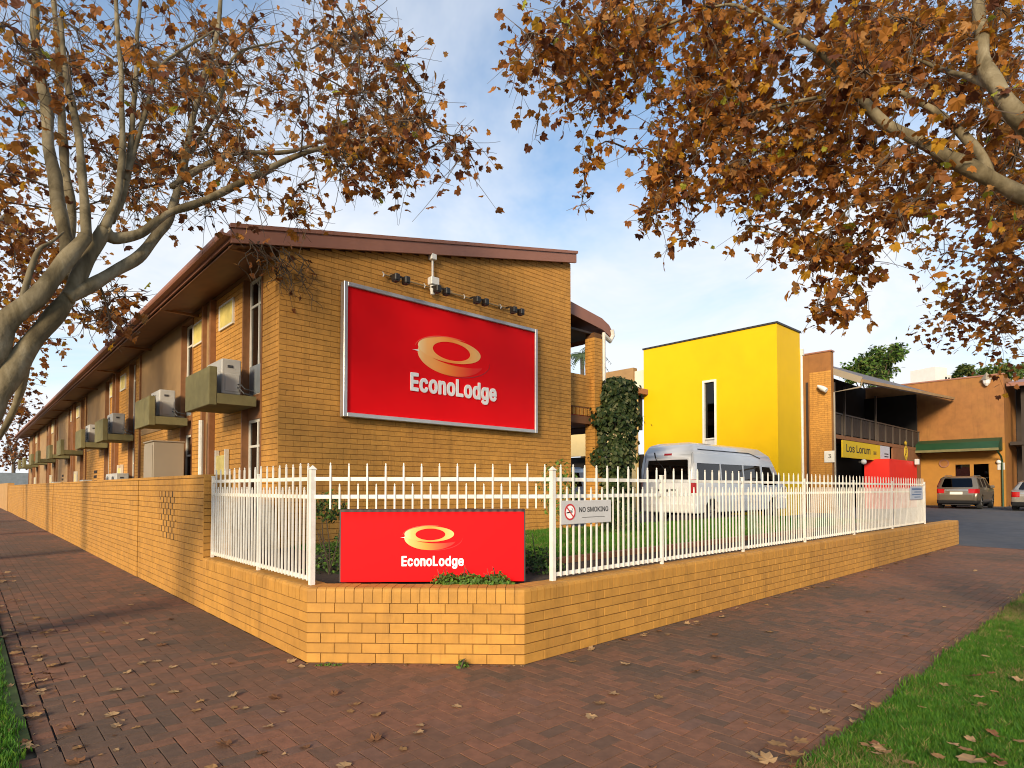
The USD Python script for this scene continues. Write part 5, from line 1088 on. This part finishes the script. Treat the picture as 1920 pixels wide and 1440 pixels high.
cl += [blob(c, .6, 40) for c in region([(-900, 0), (-60, -200), (-30, 400), (-300, 480), (-900, 400)], 36, 3.8, 7.0, g0_)] + [blob(c, .6, 40) for c in region([(-300, -500), (900, -500), (740, -30), (-100, -30)], 14, 6, 9, g0_)]
build_tree('plane_tree', 'mottled plane tree with thin brown leaves leaning in from the left edge', tb_, L_limbs, cl, AUTUMN, weights([5, 4, 2.2, 3, .8, .15]), size=(.045, .115), seed=3, group=None, twigs_per=14, spread=.15, balls=70, slim=.76)
# fine bare twiggery is what the left crown mostly shows
# right-hand plane tree
rb_ = np.array([5.5, 5.2, 0.0]); rf = rb_ + [-.15, .1, 2.6]
R_limbs = [([rb_ - [0, 0, .2], rb_ + [0, 0, 1.2], rf], [.36, .28, .25]),
    ([rf] + pxs((2010, 410, 5.6), (1920, 355, 5.7), (1852, 321, 5.8), (1779, 282, 5.9), (1711, 243, 6.0), (1662, 214, 6.1), (1609, 151, 6.2), (1580, 112, 6.3), (1536, 73, 6.4), (1450, 20, 6.7)), [.22, .15, .125, .12, .095, .085, .08, .07, .065, .055, .03]),
    (pxs((1870, 330, 5.8), (1852, 287, 5.85), (1818, 243, 6.0), (1769, 199, 6.2), (1700, 160, 6.4)), [.08, .075, .068, .06, .04]),
    ([rf] + pxs((2030, 330, 5.5), (1960, 250, 5.5), (1920, 204, 5.5), (1886, 151, 5.6), (1862, 107, 5.7), (1857, 49, 5.8), (1850, -60, 6)), [.2, .14, .125, .12, .11, .10, .09, .07]),
    (pxs((1880, 150, 5.6), (1830, 130, 5.9), (1790, 120, 6.2), (1720, 90, 6.6)), [.055, .05, .04, .02]),
    (pxs((1612, 152, 6.2), (1599, 160, 6.2), (1546, 170, 6.4), (1497, 180, 6.7), (1420, 200, 7.0)), [.04, .038, .034, .028, .016]),
    (pxs((1450, 20, 6.7), (1380, -10, 6.9), (1312, 7, 7.1), (1250, 31, 7.3), (1177, 59, 7.5), (1110, 80, 7.6)), [.035, .032, .028, .025, .02, .01]),
    (pxs((1665, 300, 6.4), (1638, 330, 6.5), (1575, 413, 6.7), (1541, 442, 6.8), (1545, 520, 6.9)), [.022, .02, .016, .012, .007]),
    (pxs((1779, 290, 6.0), (1740, 360, 6.2), (1700, 400, 6.4)), [.03, .02, .01]), (pxs((1500, 182, 6.7), (1400, 300, 7.2), (1330, 380, 7.6)), [.026, .016, .01]),
    ([rf] + pxs((2200, 300, 5.2), (2350, 50, 5.2), (2450, -200, 5.5)), [.2, .14, .10, .06])]
g1_ = np.random.default_rng(33)
cr_ = [blob(c, .34, 36) for c in region([(985, -20), (1480, -20), (1480, 130), (1290, 185), (1200, 120), (1150, 190), (1070, 180), (1010, 185), (965, 120)], 74, 6.6, 8.4, g1_)]
cr_ += [blob(c, .34, 36) for c in region([(1215, 150), (1560, 150), (1650, 320), (1590, 350), (1480, 445), (1390, 420), (1345, 340), (1310, 330), (1255, 430), (1215, 370), (1225, 250)], 84, 6.6, 8.6, g1_)]
cr_ += [blob(c, .36, 36) for c in region([(1480, -20), (1940, -20), (1940, 420), (1840, 360), (1760, 390), (1690, 430), (1580, 430), (1620, 330), (1560, 150)], 125, 5.8, 9.0, g1_)]
cr_ += [blob(c, .22, 36) for c in region([(1510, 470), (1560, 430), (1640, 470), (1620, 560), (1570, 600), (1520, 560)], 13, 6.6, 7.4, g1_)]
cr_ += [blob(unpx(*c), .13, 16) for c in ((1098, 345, 7.4), (1092, 378, 7.4), (1115, 280, 7.4), (1095, 285, 7.4), (1005, 245, 7.5), (960, 125, 7.5), (1180, 270, 7.6), (1200, 420, 7.5), (1255, 455, 7.5), (1290, 440, 7.5), (1215, 395, 7.5), (1540, 590, 7.0), (1630, 560, 7.0), (1635, 590, 7.0))]
cr_ += [blob(c, .6, 40) for c in region([(1950, -400), (2600, -300), (2500, 500), (2050, 480), (1950, 420)], 30, 4.6, 8, g1_)] + [blob(c, .6, 40) for c in region([(1000, -500), (1900, -500), (1900, -30), (1000, -30)], 14, 6, 9, g1_)]
build_tree('plane_tree', 'plane tree with dense rusty orange leaves reaching across from the right edge', rb_, R_limbs, cr_, AUTUMN, weights([4, 6, 2.0, 2.2, 1.6, .2]), size=(.05, .125), seed=4, twigs_per=11, spread=.15, balls=30, slim=.64)
# plane trees further along the verges
def street_tree(label, p, q, z0, ctr, rad, ncl, nl, size, seed, name='plane_tree', protos=AUTUMN, wts=None, bark='plane_bark', R=.5, h=2.6, r=.30, solo=0, keep=None, spread=.30, twigs_per=6):
    g = np.random.default_rng(seed); x, y = w2(p, q); b = np.array([x, y, z0]); fk = b + [0, 0, h]
    c = fk + np.array(ctr); limbs = [([b - [0, 0, .2], b + [.05, 0, h * .5], fk], [r, r * .75, r * .65])]; cls = []
    for k in range(7):
        a = k * 2 * math.pi / 7 + g.uniform(-.3, .3); e = c + np.array([math.cos(a) * rad[0] * .6, math.sin(a) * rad[1] * .6, g.uniform(-.3, .6) * rad[2]])
        limbs.append(([fk, fk * .5 + e * .5 + [0, 0, .4], e], [r * .5, r * .28, r * .1]))
    while len(cls) < ncl:
        u = g.normal(size=3); u /= np.linalg.norm(u); cc = c + u * g.uniform(.45, 1.0) * np.array(rad)
        cls.append(blob(cc, R, nl))
    return build_tree(name, label, b, limbs, cls, protos, wts if wts is not None else weights([4.5, 4, 2.2, 3, .6, .1]), size=size, seed=seed, bark=bark, solo_leaves=solo, twig_r=.012, spread=spread, twigs_per=twigs_per)
street_tree('second plane tree along the left verge, its pinkish brown crown behind the mottled limbs', -3.5, 11.0, 0, (.6, .2, 3.6), (3.4, 3.4, 2.8), 95, 44, (.08, .14), 11)
street_tree('third plane tree along the left verge, smaller with distance', -3.6, 19.5, 0, (.3, 0, 3.4), (3.2, 3.2, 2.8), 70, 40, (.11, .17), 12)
street_tree('farthest plane tree along the left verge beside the street wall', -3.6, 29, 0, (.2, 0, 3.2), (3.0, 3.0, 2.6), 50, 26, (.14, .2), 13)
street_tree('second plane tree along the right verge, its rusty crown hanging over the orange building', 13.2, -5.2, 0, (-.9, .4, 3.5), (2.5, 2.9, 2.7), 150, 52, (.08, .13), 14, wts=weights([4.5, 5, 1.5, 3.5, .6, .1]), R=.42, spread=.34)

GREEN = [(small_leaf(.5), m, False) for m in ('leaf_green', 'leaf_deep', 'leaf_olive', 'leaf_bright')]
def far_tree(name, label, px, py_base, depth, crown, mats, nl=60, size=(.22, .36), seed=5, z0=0.0, group=None, trunk_r=.25):
    """crown: (x, y, radius) in the photograph's pixels, a bunch each; every bunch is a ball of leaves at that distance."""
    g = np.random.default_rng(seed); b = unpx(px, 900, depth); b[2] = z0; sc = depth / F
    limbs, cls = [], []; cen = [unpx(x, y, depth + g.uniform(-1, 1) * r * sc) for x, y, r in crown]; top = np.mean(cen, axis=0)
    fk = b + [0, 0, max(1.5, (top[2] - z0) * .55)]; limbs.append(([b, (b + fk) / 2 + [.1, 0, 0], fk], [trunk_r, trunk_r * .8, trunk_r * .6]))
    for c, (x, y, r) in zip(cen, crown):
        limbs.append(([fk, (fk + c) / 2 + [0, 0, .3], c], [trunk_r * .4, trunk_r * .25, trunk_r * .08])); R = r * sc
        for k in range(10):
            u = g.normal(size=3); u /= np.linalg.norm(u); cls.append(blob(c + u * R * g.uniform(.3, .95), R * .42, nl))
    return build_tree(name, label, b, limbs, cls, mats, np.full(len(mats), 1 / len(mats)), size=size, seed=seed, bark='bark_dark', solo_leaves=0, twig_r=.02, spread=.36)
far_tree('green_tree', 'bright green bushy tree rising behind the tavern roof', 1640, 800, 48, [(1612, 690, 22), (1640, 668, 24), (1672, 660, 22), (1660, 688, 22), (1626, 676, 20), (1640, 705, 30), (1600, 700, 16), (1684, 655, 14)], GREEN, 46, (.26, .42), 41)
far_tree('green_tree', 'small grey-green tree far behind between the pale block and the right-hand crown', 1812, 800, 70, [(1806, 694, 9), (1818, 688, 10), (1800, 700, 8), (1824, 697, 8)], [GREEN[1], GREEN[2]], 34, (.3, .5), 42)
far_tree('green_tree', 'rounded olive tree far behind above the right end of the orange wall', 1870, 800, 66, [(1850, 697, 14), (1874, 690, 18), (1900, 690, 18), (1925, 694, 18), (1950, 690, 20)], [GREEN[0], GREEN[2]], 40, (.34, .55), 43)
far_tree('bare_tree', 'mostly bare dark tree past the far end of the motel at the left edge', 24, 900, 66, [(8, 800, 34), (40, 770, 26), (30, 830, 34), (-10, 760, 40), (62, 830, 22), (20, 860, 30)], [(plane_leaf(.3, .2, 2), 'leaf_dark', False), (plane_leaf(.3, .2, 3), 'leaf_brown', False)], 16, (.25, .4), 44)
pb_ = unpx(1092, 760, 42); pm = thing('palm_tree', 'feathery palm seen through the gap between the motel and its walkway column', 'palm', (pb_[0], pb_[1], 0), 0, frame='world')
tz = EYE + (915 - 664) / F * 42
part(pm, 'trunk', MB().tube([(0, 0, 0), (.1, 0, tz * .5), (0, 0, tz)], [.22, .17, .14], 8).out(), 'bark_dark', smooth=40)
for k in range(16):
    a = k * 2.4; el = rnd.uniform(.1, 1.1); L_ = rnd.uniform(1.6, 2.2); pth = np.array([[math.cos(a) * L_ * t * math.cos(el * (1 - t)), math.sin(a) * L_ * t * math.cos(el * (1 - t)), tz + L_ * (math.sin(el) * t - .95 * t * t)] for t in np.linspace(0, 1, 9)])
    b = MB().tube(pth, np.linspace(.03, .008, 9), 4)
    for t in range(1, 9):
        for s in (-1, 1):
            for j in range(2):
                o = pth[t] - (pth[t] - pth[t - 1]) * j * .5; d = np.array([-math.sin(a) * s, math.cos(a) * s, -.7]); d2 = d * .48 * (1.1 - t / 10); b.add([o, o + d2 * .5 + [0.03, 0, .03], o + d2, o + d2 * .5 - [.03, 0, .03]], [(0, 1, 2), (0, 2, 3)] if False else [(0, 1, 2, 3)])
    part(pm, 'frond', b.out(), 'palm_leaf')

# ------------------------------------------------------------------ creeper, shrubs and bed plants
def shrub(name, label, cat, loc, rad, n, protos, size, stems=5, seed=1, frame='world', lift=0.0, solo=0, wts=None):
    g = np.random.default_rng(seed); t = thing(name, label, cat, loc, 0, frame=frame); st = MB()
    for k in range(stems):
        e = np.array([g.normal() * rad[0] * .5, g.normal() * rad[1] * .5, lift + rad[2] * g.uniform(.8, 1.5)]); st.tube(smooth_path([(g.normal() * .02, g.normal() * .02, -.05), e * .5 + g.normal(size=3) * .02, e], 5), np.linspace(.008, .003, 5), 4)
    part(t, 'stems', st.out(), 'twig', kind='stuff' if stems > 5 else None)
    P, R, S = [], [], []
    for k in range(n):
        u = g.normal(size=3); u /= np.linalg.norm(u); u[2] = u[2] if lift else abs(u[2]); r = g.uniform(.25, 1) ** .5
        P.append(np.array([0, 0, lift + (rad[2] if lift else 0)]) + u * r * np.array(rad)); S.append(g.uniform(*size)); nn = u * np.array([1, 1, .6]) + [0, 0, .5]; R.append(leaf_rot(g, .3, nrm=nn / np.linalg.norm(nn)))
    w = g.choice(len(protos), n, p=wts); scatter(t, 'foliage', protos, P, R, S, w); return t
IVY = [(small_leaf(.8, .3), m, False) for m in ('ivy_leaf', 'leaf_deep', 'ivy_pale')]
iv = thing('climbing_creeper', 'dense dark green creeper wrapped round the walkway column of the motel', 'creeper', (RP + 1.72, wq - .22, GZ))
gI = np.random.default_rng(8); P, R, S = [], [], []
for k in range(5200):
    h = gI.uniform(0, 1) ** .75; z = .05 + h * 3.75; a = gI.uniform(0, 2 * math.pi)
    prof = np.interp(z, [0, .7, 1.4, 2.0, 2.8, 3.3, 3.7, 3.85], [.34, .40, .42, .50, .55, .50, .34, .1]); bump_ = .55 + .9 * meshkit.noise(np.array([math.cos(a) * 1.6, math.sin(a) * 1.6, z * 2.2]), 4)
    r = prof * bump_ * gI.uniform(.72, 1.05) ** .5 * (gI.uniform(1.1, 1.45) if gI.random() < .05 else 1); cx = -.10 * math.sin(z * 1.2) + (.06 if z < 1.5 else 0)
    P.append((cx + r * math.cos(a), r * math.sin(a), z)); n_ = np.array([math.cos(a), math.sin(a), .45]); R.append(leaf_rot(gI, .9, nrm=n_ / np.linalg.norm(n_))); S.append(gI.uniform(.075, .14))
scatter(iv, 'foliage', IVY, P, R, S, gI.choice(3, len(P), p=[.5, .38, .12]))
for k in range(4): part(iv, 'stem', MB().tube(smooth_path([(-.2 + k * .1, .0, -.05), (-.15 + k * .08, -.15, 1.2), (-.2 + k * .12, -.1, 2.4), (-.05 + k * .05, -.12, 3.5)], 12), np.linspace(.03, .012, 12), 6).out(), 'twig')
BED = [(small_leaf(.5), m, False) for m in ('leaf_green', 'leaf_olive', 'leaf_bright', 'leaf_deep')]
b0 = unpx(618, 1040, 6.3); shrub('garden_shrub', 'slender young shrub with a bushy head left of the small red sign', 'shrub', (b0[0], b0[1], .60), (.20, .20, .17), 420, BED, (.03, .055), 3, 51, lift=.55)
b0 = unpx(628, 1030, 6.6); shrub('garden_shrub', 'low spreading shrub in the bed just left of the small red sign', 'shrub', (b0[0], b0[1], .60), (.34, .3, .32), 700, BED, (.03, .06), 4, 52)
b0 = unpx(690, 1030, 7.4); shrub('garden_shrub', 'leafy shrub behind the left half of the small red sign', 'shrub', (b0[0], b0[1], .60), (.5, .4, .55), 800, BED, (.04, .07), 5, 53)
b0 = unpx(1008, 1030, 6.5); shrub('garden_shrub', 'dark low shrub just right of the small red sign', 'shrub', (b0[0], b0[1], .60), (.30, .3, .28), 600, [BED[0], BED[3]], (.03, .06), 4, 54)
b0 = unpx(1046, 960, 9.5); shrub('garden_shrub', 'yellowish thin shrub behind the post at the right end of the small red sign', 'shrub', (b0[0], b0[1], .60), (.34, .3, .5), 420, [BED[1], BED[2]], (.05, .08), 5, 55, lift=.4)
b0 = unpx(1180, 1000, 9.5); shrub('garden_shrub', 'dark shrub at the foot of the creeper-covered column', 'shrub', (b0[0] + .35, b0[1] + 2.6, .60), (.5, .4, .6), 700, [BED[0], BED[3]], (.05, .09), 5, 56)
PARS = [(small_leaf(.7, .4), m, False) for m in ('leaf_bright', 'leaf_green')]
for k, (px, w_, lb_) in enumerate(((838, .15, 'leftmost leafy green clump in front of the small red sign, on the wall top'), (880, .19, 'largest leafy green clump in front of the small red sign, in the middle'), (930, .15, 'rightmost leafy green clump in front of the small red sign'))):
    b0 = unpx(px, 1090, 5.47); shrub('bed_plant', lb_, 'plant', (b0[0], b0[1], .60), (w_, .13, .14), 520, PARS, (.022, .045), 5, 60 + k)
b0 = unpx(868, 1248, 5.08); shrub('weed', 'little green weed growing at the foot of the splayed brick wall', 'weed', (b0[0], b0[1], .0), (.05, .03, .055), 60, PARS, (.02, .04), 4, 66)
b0 = unpx(620, 1243, 5.12); shrub('weed', 'flat mossy weed at the left foot of the splayed brick wall', 'weed', (b0[0], b0[1], .0), (.14, .02, .02), 90, PARS, (.012, .025), 4, 67)
# dry creeper hanging at the corner of the motel
dc = thing('dry_creeper', 'dead creeper and caught leaves hanging under the roof corner of the motel', 'creeper', (CP, CQ, 4.6)); gD = np.random.default_rng(17); b = MB(); P, R, S = [], [], []
for k in range(34):
    side = k % 3
    s = np.array([gD.uniform(-.55, .35), -.06 - gD.uniform(0, .12), gD.uniform(.25, .55)]); pts = [s]
    for j in range(6): pts.append(pts[-1] + np.array([gD.normal() * .07 + (.05 if side else -.02), gD.normal() * .02, -.11 * gD.uniform(.2, 1.3)]))
    pts = np.array(pts); pts[:, 1] = np.minimum(pts[:, 1], -.03); b.tube(smooth_path(pts, 10), np.linspace(.008, .003, 10), 4)
    for x in pts[1:]:
        if gD.random() < .22: P.append(x); R.append(leaf_rot(gD)); S.append(gD.uniform(.05, .10))
part(dc, 'stems', b.out(), 'twig', kind='stuff'); scatter(dc, 'foliage', AUTUMN[:4], P, R, S, gD.choice(4, len(P), p=[.35, .1, .1, .45]))

# ------------------------------------------------------------------ grass
def tuft(seed, n=12, h=.06, w=.0035, spread=.035):
    g = np.random.default_rng(seed); v, f = [], []
    for k in range(n):
        x, y = g.normal(size=2) * spread; a = g.uniform(0, 2 * math.pi); hh = h * g.uniform(.5, 1.2); lx, ly = g.normal(size=2) * hh * .35; dx, dy = math.cos(a) * w, math.sin(a) * w; i = len(v)
        v += [(x - dx, y - dy, -.005), (x + dx, y + dy, -.005), (x + lx * .4 + dx * .7, y + ly * .4 + dy * .7, hh * .6), (x + lx * .4 - dx * .7, y + ly * .4 - dy * .7, hh * .6), (x + lx, y + ly, hh)]; f += [(i, i + 1, i + 2), (i, i + 2, i + 3), (i + 3, i + 2, i + 4)]
    return np.array(v), np.array(f)
def grass(label, pts, h, seed, scale=(.7, 1.3)):
    g = np.random.default_rng(seed); pts = np.array(pts); w_ = to_world(pts); pro = [(tuft(seed + k, 13, h), m, False) for k, m in enumerate(('grass_blade', 'grass_blade', 'grass_pale', 'grass_straw'))]
    R = [trimesh.transformations.rotation_matrix(g.uniform(0, 6.28), [0, 0, 1])[:3, :3] for _ in pts]
    pth = scatter('/World', 'grass', pro, w_, R, g.uniform(*scale, size=len(pts)) * (.65 + .7 * meshkit.fbm(pts * [1.6, 1.6, 1], 3, 9)), np.where(meshkit.fbm(pts * [.9, .9, 1], 3, 4) + g.normal(size=len(pts)) * .13 > .73, 3, g.choice(4, len(pts), p=[.40, .36, .21, .03]))); data(stage.GetPrimAtPath(pth), label, 'grass', None, 'stuff')
gG = np.random.default_rng(70); pts = []
while len(pts) < 26000:
    p, q = gG.uniform(1.02, 13), gG.uniform(-7.4, EDGE_R - .065 + gG.uniform(-.01, .035)); x, y = w2(p, q)
    if y < 2.4 or abs(x) / y > .95: continue
    if gG.random() > min(1, (4.2 / y) ** 1.6): continue
    pts.append((p, q, .012 + .03 * math.sin((q + 8.6) / 4.7 * 3.14) - .002))
grass('mown green grass of the right-hand verge', pts, .042, 71)
pts = []
from shapely.geometry import Point
from shapely.prepared import prep
lvp = prep(lv)
while len(pts) < 6500:
    p, q = gG.uniform(-3.6, EDGE_L - .1), gG.uniform(-1.6, 12); x, y = w2(p, q)
    if y < 2.0 or abs(x) / y > .95 or not lvp.contains(Point(p, q)): continue
    pts.append((p, q, .013))
grass('mown green grass of the left-hand verge at the lower left edge', pts, .045, 75)
pts = []
lwp = prep(lawn_poly)
while len(pts) < 15000:
    p, q = gG.uniform(1.4, 16), gG.uniform(-.05, 3.9)
    if lwp.contains(Point(p, q)): pts.append((p, q, .608))
grass('lawn grass behind the white fence', pts, .05, 79, (.8, 1.4))

# ------------------------------------------------------------------ fallen leaves
gF = np.random.default_rng(90)
def dry_leaf(seed, curl, fold):
    v, f = plane_leaf(0, 0, seed); g = np.random.default_rng(seed); d = np.hypot(v[:, 0], v[:, 1] - .38)
    ax = g.uniform(0, 3.1); u = v[:, 0] * math.cos(ax) + (v[:, 1] - .38) * math.sin(ax); v[:, 2] = curl * d ** 2 * .5 + fold * np.abs(v[:, 0]) + .07 + g.normal(size=len(v)) * .03 + 1.1 * curl * np.maximum(u, 0) ** 2
    return v, f
LEAFSRC = []
def fallen(p, q, z, s, where, grp):
    k = int(gF.integers(0, 9)); rot = gF.uniform(0, 360); tilt = (gF.normal() * .10, gF.normal() * .10)
    for src in LEAFSRC:
        if src[0] == k:
            return copy_of(src[1], 'fallen_leaf', (p, q, z), rot, label=where, cat='leaf', group=grp, tilt=tilt, scale=s / src[2])
    t = thing('fallen_leaf', where, 'leaf', (p, q, z), rot, group=grp)
    v, f = dry_leaf(100 + k, [.10, .22, .34][k % 3], [.0, .16, .06][k // 3]); part(t, 'blade', (v * s, f), ['dry_tan', 'dry_brown', 'dry_pale'][(k * 2) % 3 if k % 2 else k % 3]); part(t, 'stalk', MB().tube(np.array([(0, .28, .07), (.02, -.1, .05), (.06, -.5, .03)]) * s, .012 * s, 4).out(), 'dry_brown')
    LEAFSRC.append((k, t, s))
PAVL, GRSL, WALL_, GRAL = 'dry brown plane leaf lying on the brick pavement', 'dry brown plane leaf lying on the right-hand grass', 'dry plane leaf drifted against the foot of the low brick wall', 'dry plane leaf along the edge of the left-hand grass'
GP, GG, GW, GL = 'fallen leaves on the pavement', 'fallen leaves on the right-hand grass', 'fallen leaves drifted along the low wall', 'fallen leaves along the left-hand grass'
def ground_px(px, py, z=0): d = F * (EYE - z) / (py - 915); return pq((px - 960) / F * d, d)
spots = [(370, 1327), (437, 1325), (287, 1283), (341, 1293), (233, 1289), (222, 1340), (262, 1362), (230, 1360), (440, 1393), (417, 1435), (165, 1425), (503, 1357), (527, 1303), (660, 1318), (655, 1333), (785, 1355), (627, 1302), (706, 1335), (750, 1402), (703, 1388), (655, 1435), (849, 1320), (1128, 1318), (1110, 1336), (1140, 1296), (1170, 1241), (1225, 1305), (1200, 1440), (1106, 1215), (1298, 1255), (1345, 1230), (1468, 1335), (1510, 1325), (1532, 1333), (1585, 1295), (1640, 1262), (1700, 1192), (1630, 1147), (1770, 1138), (1690, 1122), (1820, 1070), (1440, 1185), (1330, 1190), (120, 1183), (205, 1185), (265, 1200), (310, 1210), (320, 1250), (240, 1258), (275, 1245), (160, 1265), (330, 1160), (240, 1170), (270, 1115), (160, 1120), (410, 1245), (540, 1240), (130, 1240), (95, 1250), (300, 1240)]
for px, py in spots:
    p, q = ground_px(px, py)
    if in_pavement(p, q): fallen(p, q, .002, gF.uniform(.045, .085), PAVL, GP)
for k in range(55):
    p = gF.uniform(1.5, 16); fallen(p, -1.317 - abs(gF.normal()) * .10 - .05, .002, gF.uniform(.045, .08), WALL_, GW)
for k in range(12):
    p = gF.uniform(1.5, 4.5); fallen(p, -3.70 + gF.normal() * .05, .005, gF.uniform(.05, .085), PAVL, GP)
for px, py in ((1420, 1420), (1450, 1405), (1470, 1418), (1480, 1395), (1440, 1432), (1465, 1435)):
    p, q = ground_px(px, py); fallen(p, q, .01 + gF.uniform(0, .03), gF.uniform(.07, .10), PAVL, GP)
for k in range(44):
    px, py = gF.uniform(1540, 1915), gF.uniform(1150, 1435); p, q = ground_px(px, py, .06)
    if q < EDGE_R - .2: fallen(p, q, .066, gF.uniform(.04, .075), GRSL, GG)
p, q = ground_px(1828, 1422, .06); fallen(p, q, .072, .12, GRSL, GG)
for k in range(60):
    q = gF.uniform(-.5, 9); fallen(EDGE_L + gF.normal() * .14 + .12, q, .012, gF.uniform(.05, .09), GRAL, GL)
for k in range(40):
    px, py = gF.uniform(60, 1000), gF.uniform(1120, 1420); p, q = ground_px(px, py)
    if in_pavement(p, q) and p < -.05: fallen(p, q, .002, gF.uniform(.03, .07), PAVL, GP)

# crumbs of leaf and twig on the paving
gC = np.random.default_rng(120); P, R, S = [], [], []
for k in range(900):
    u = gC.random()
    if u < .3: p, q = gC.uniform(1.4, 16), -1.317 - abs(gC.normal()) * .07 - .02
    elif u < .5: p, q = gC.uniform(1.0, 12), EDGE_R + abs(gC.normal()) * .12
    elif u < .72: p, q = EDGE_L + abs(gC.normal()) * .25, gC.uniform(-1, 9)
    elif u < .8: t = gC.uniform(0, SL); p, q = sd[0] * t + sn[0] * (.02 + abs(gC.normal()) * .04), sd[1] * t + sn[1] * (.02 + abs(gC.normal()) * .04)
    else: p, q = gC.uniform(-1.8, 5), gC.uniform(-3.7, 6)
    if in_pavement(p, q): x, y = w2(p, q); P.append((x, y, .004)); R.append(trimesh.transformations.euler_matrix(gC.normal() * .2, gC.normal() * .2, gC.uniform(0, 6.28))[:3, :3]); S.append(gC.uniform(.008, .032))
bits = [((np.array([(0, -.5, 0), (.35, 0, .1), (.1, .6, .02), (-.4, .2, .15)]), np.array([(0, 1, 2), (0, 2, 3)])), m, False) for m in ('dry_tan', 'dry_brown', 'dry_pale')] + [(tube([(-1.2, 0, .06), (0, .1, .08), (1.3, -.1, .06)], .07, 3), 'twig', False)]
data(stage.GetPrimAtPath(scatter('/World', 'leaf_crumbs', bits, P, R, S, gC.choice(4, len(P), p=[.3, .35, .15, .2]))), 'crumbs of dry leaf and twig scattered over the brick pavement', 'litter', None, 'stuff')
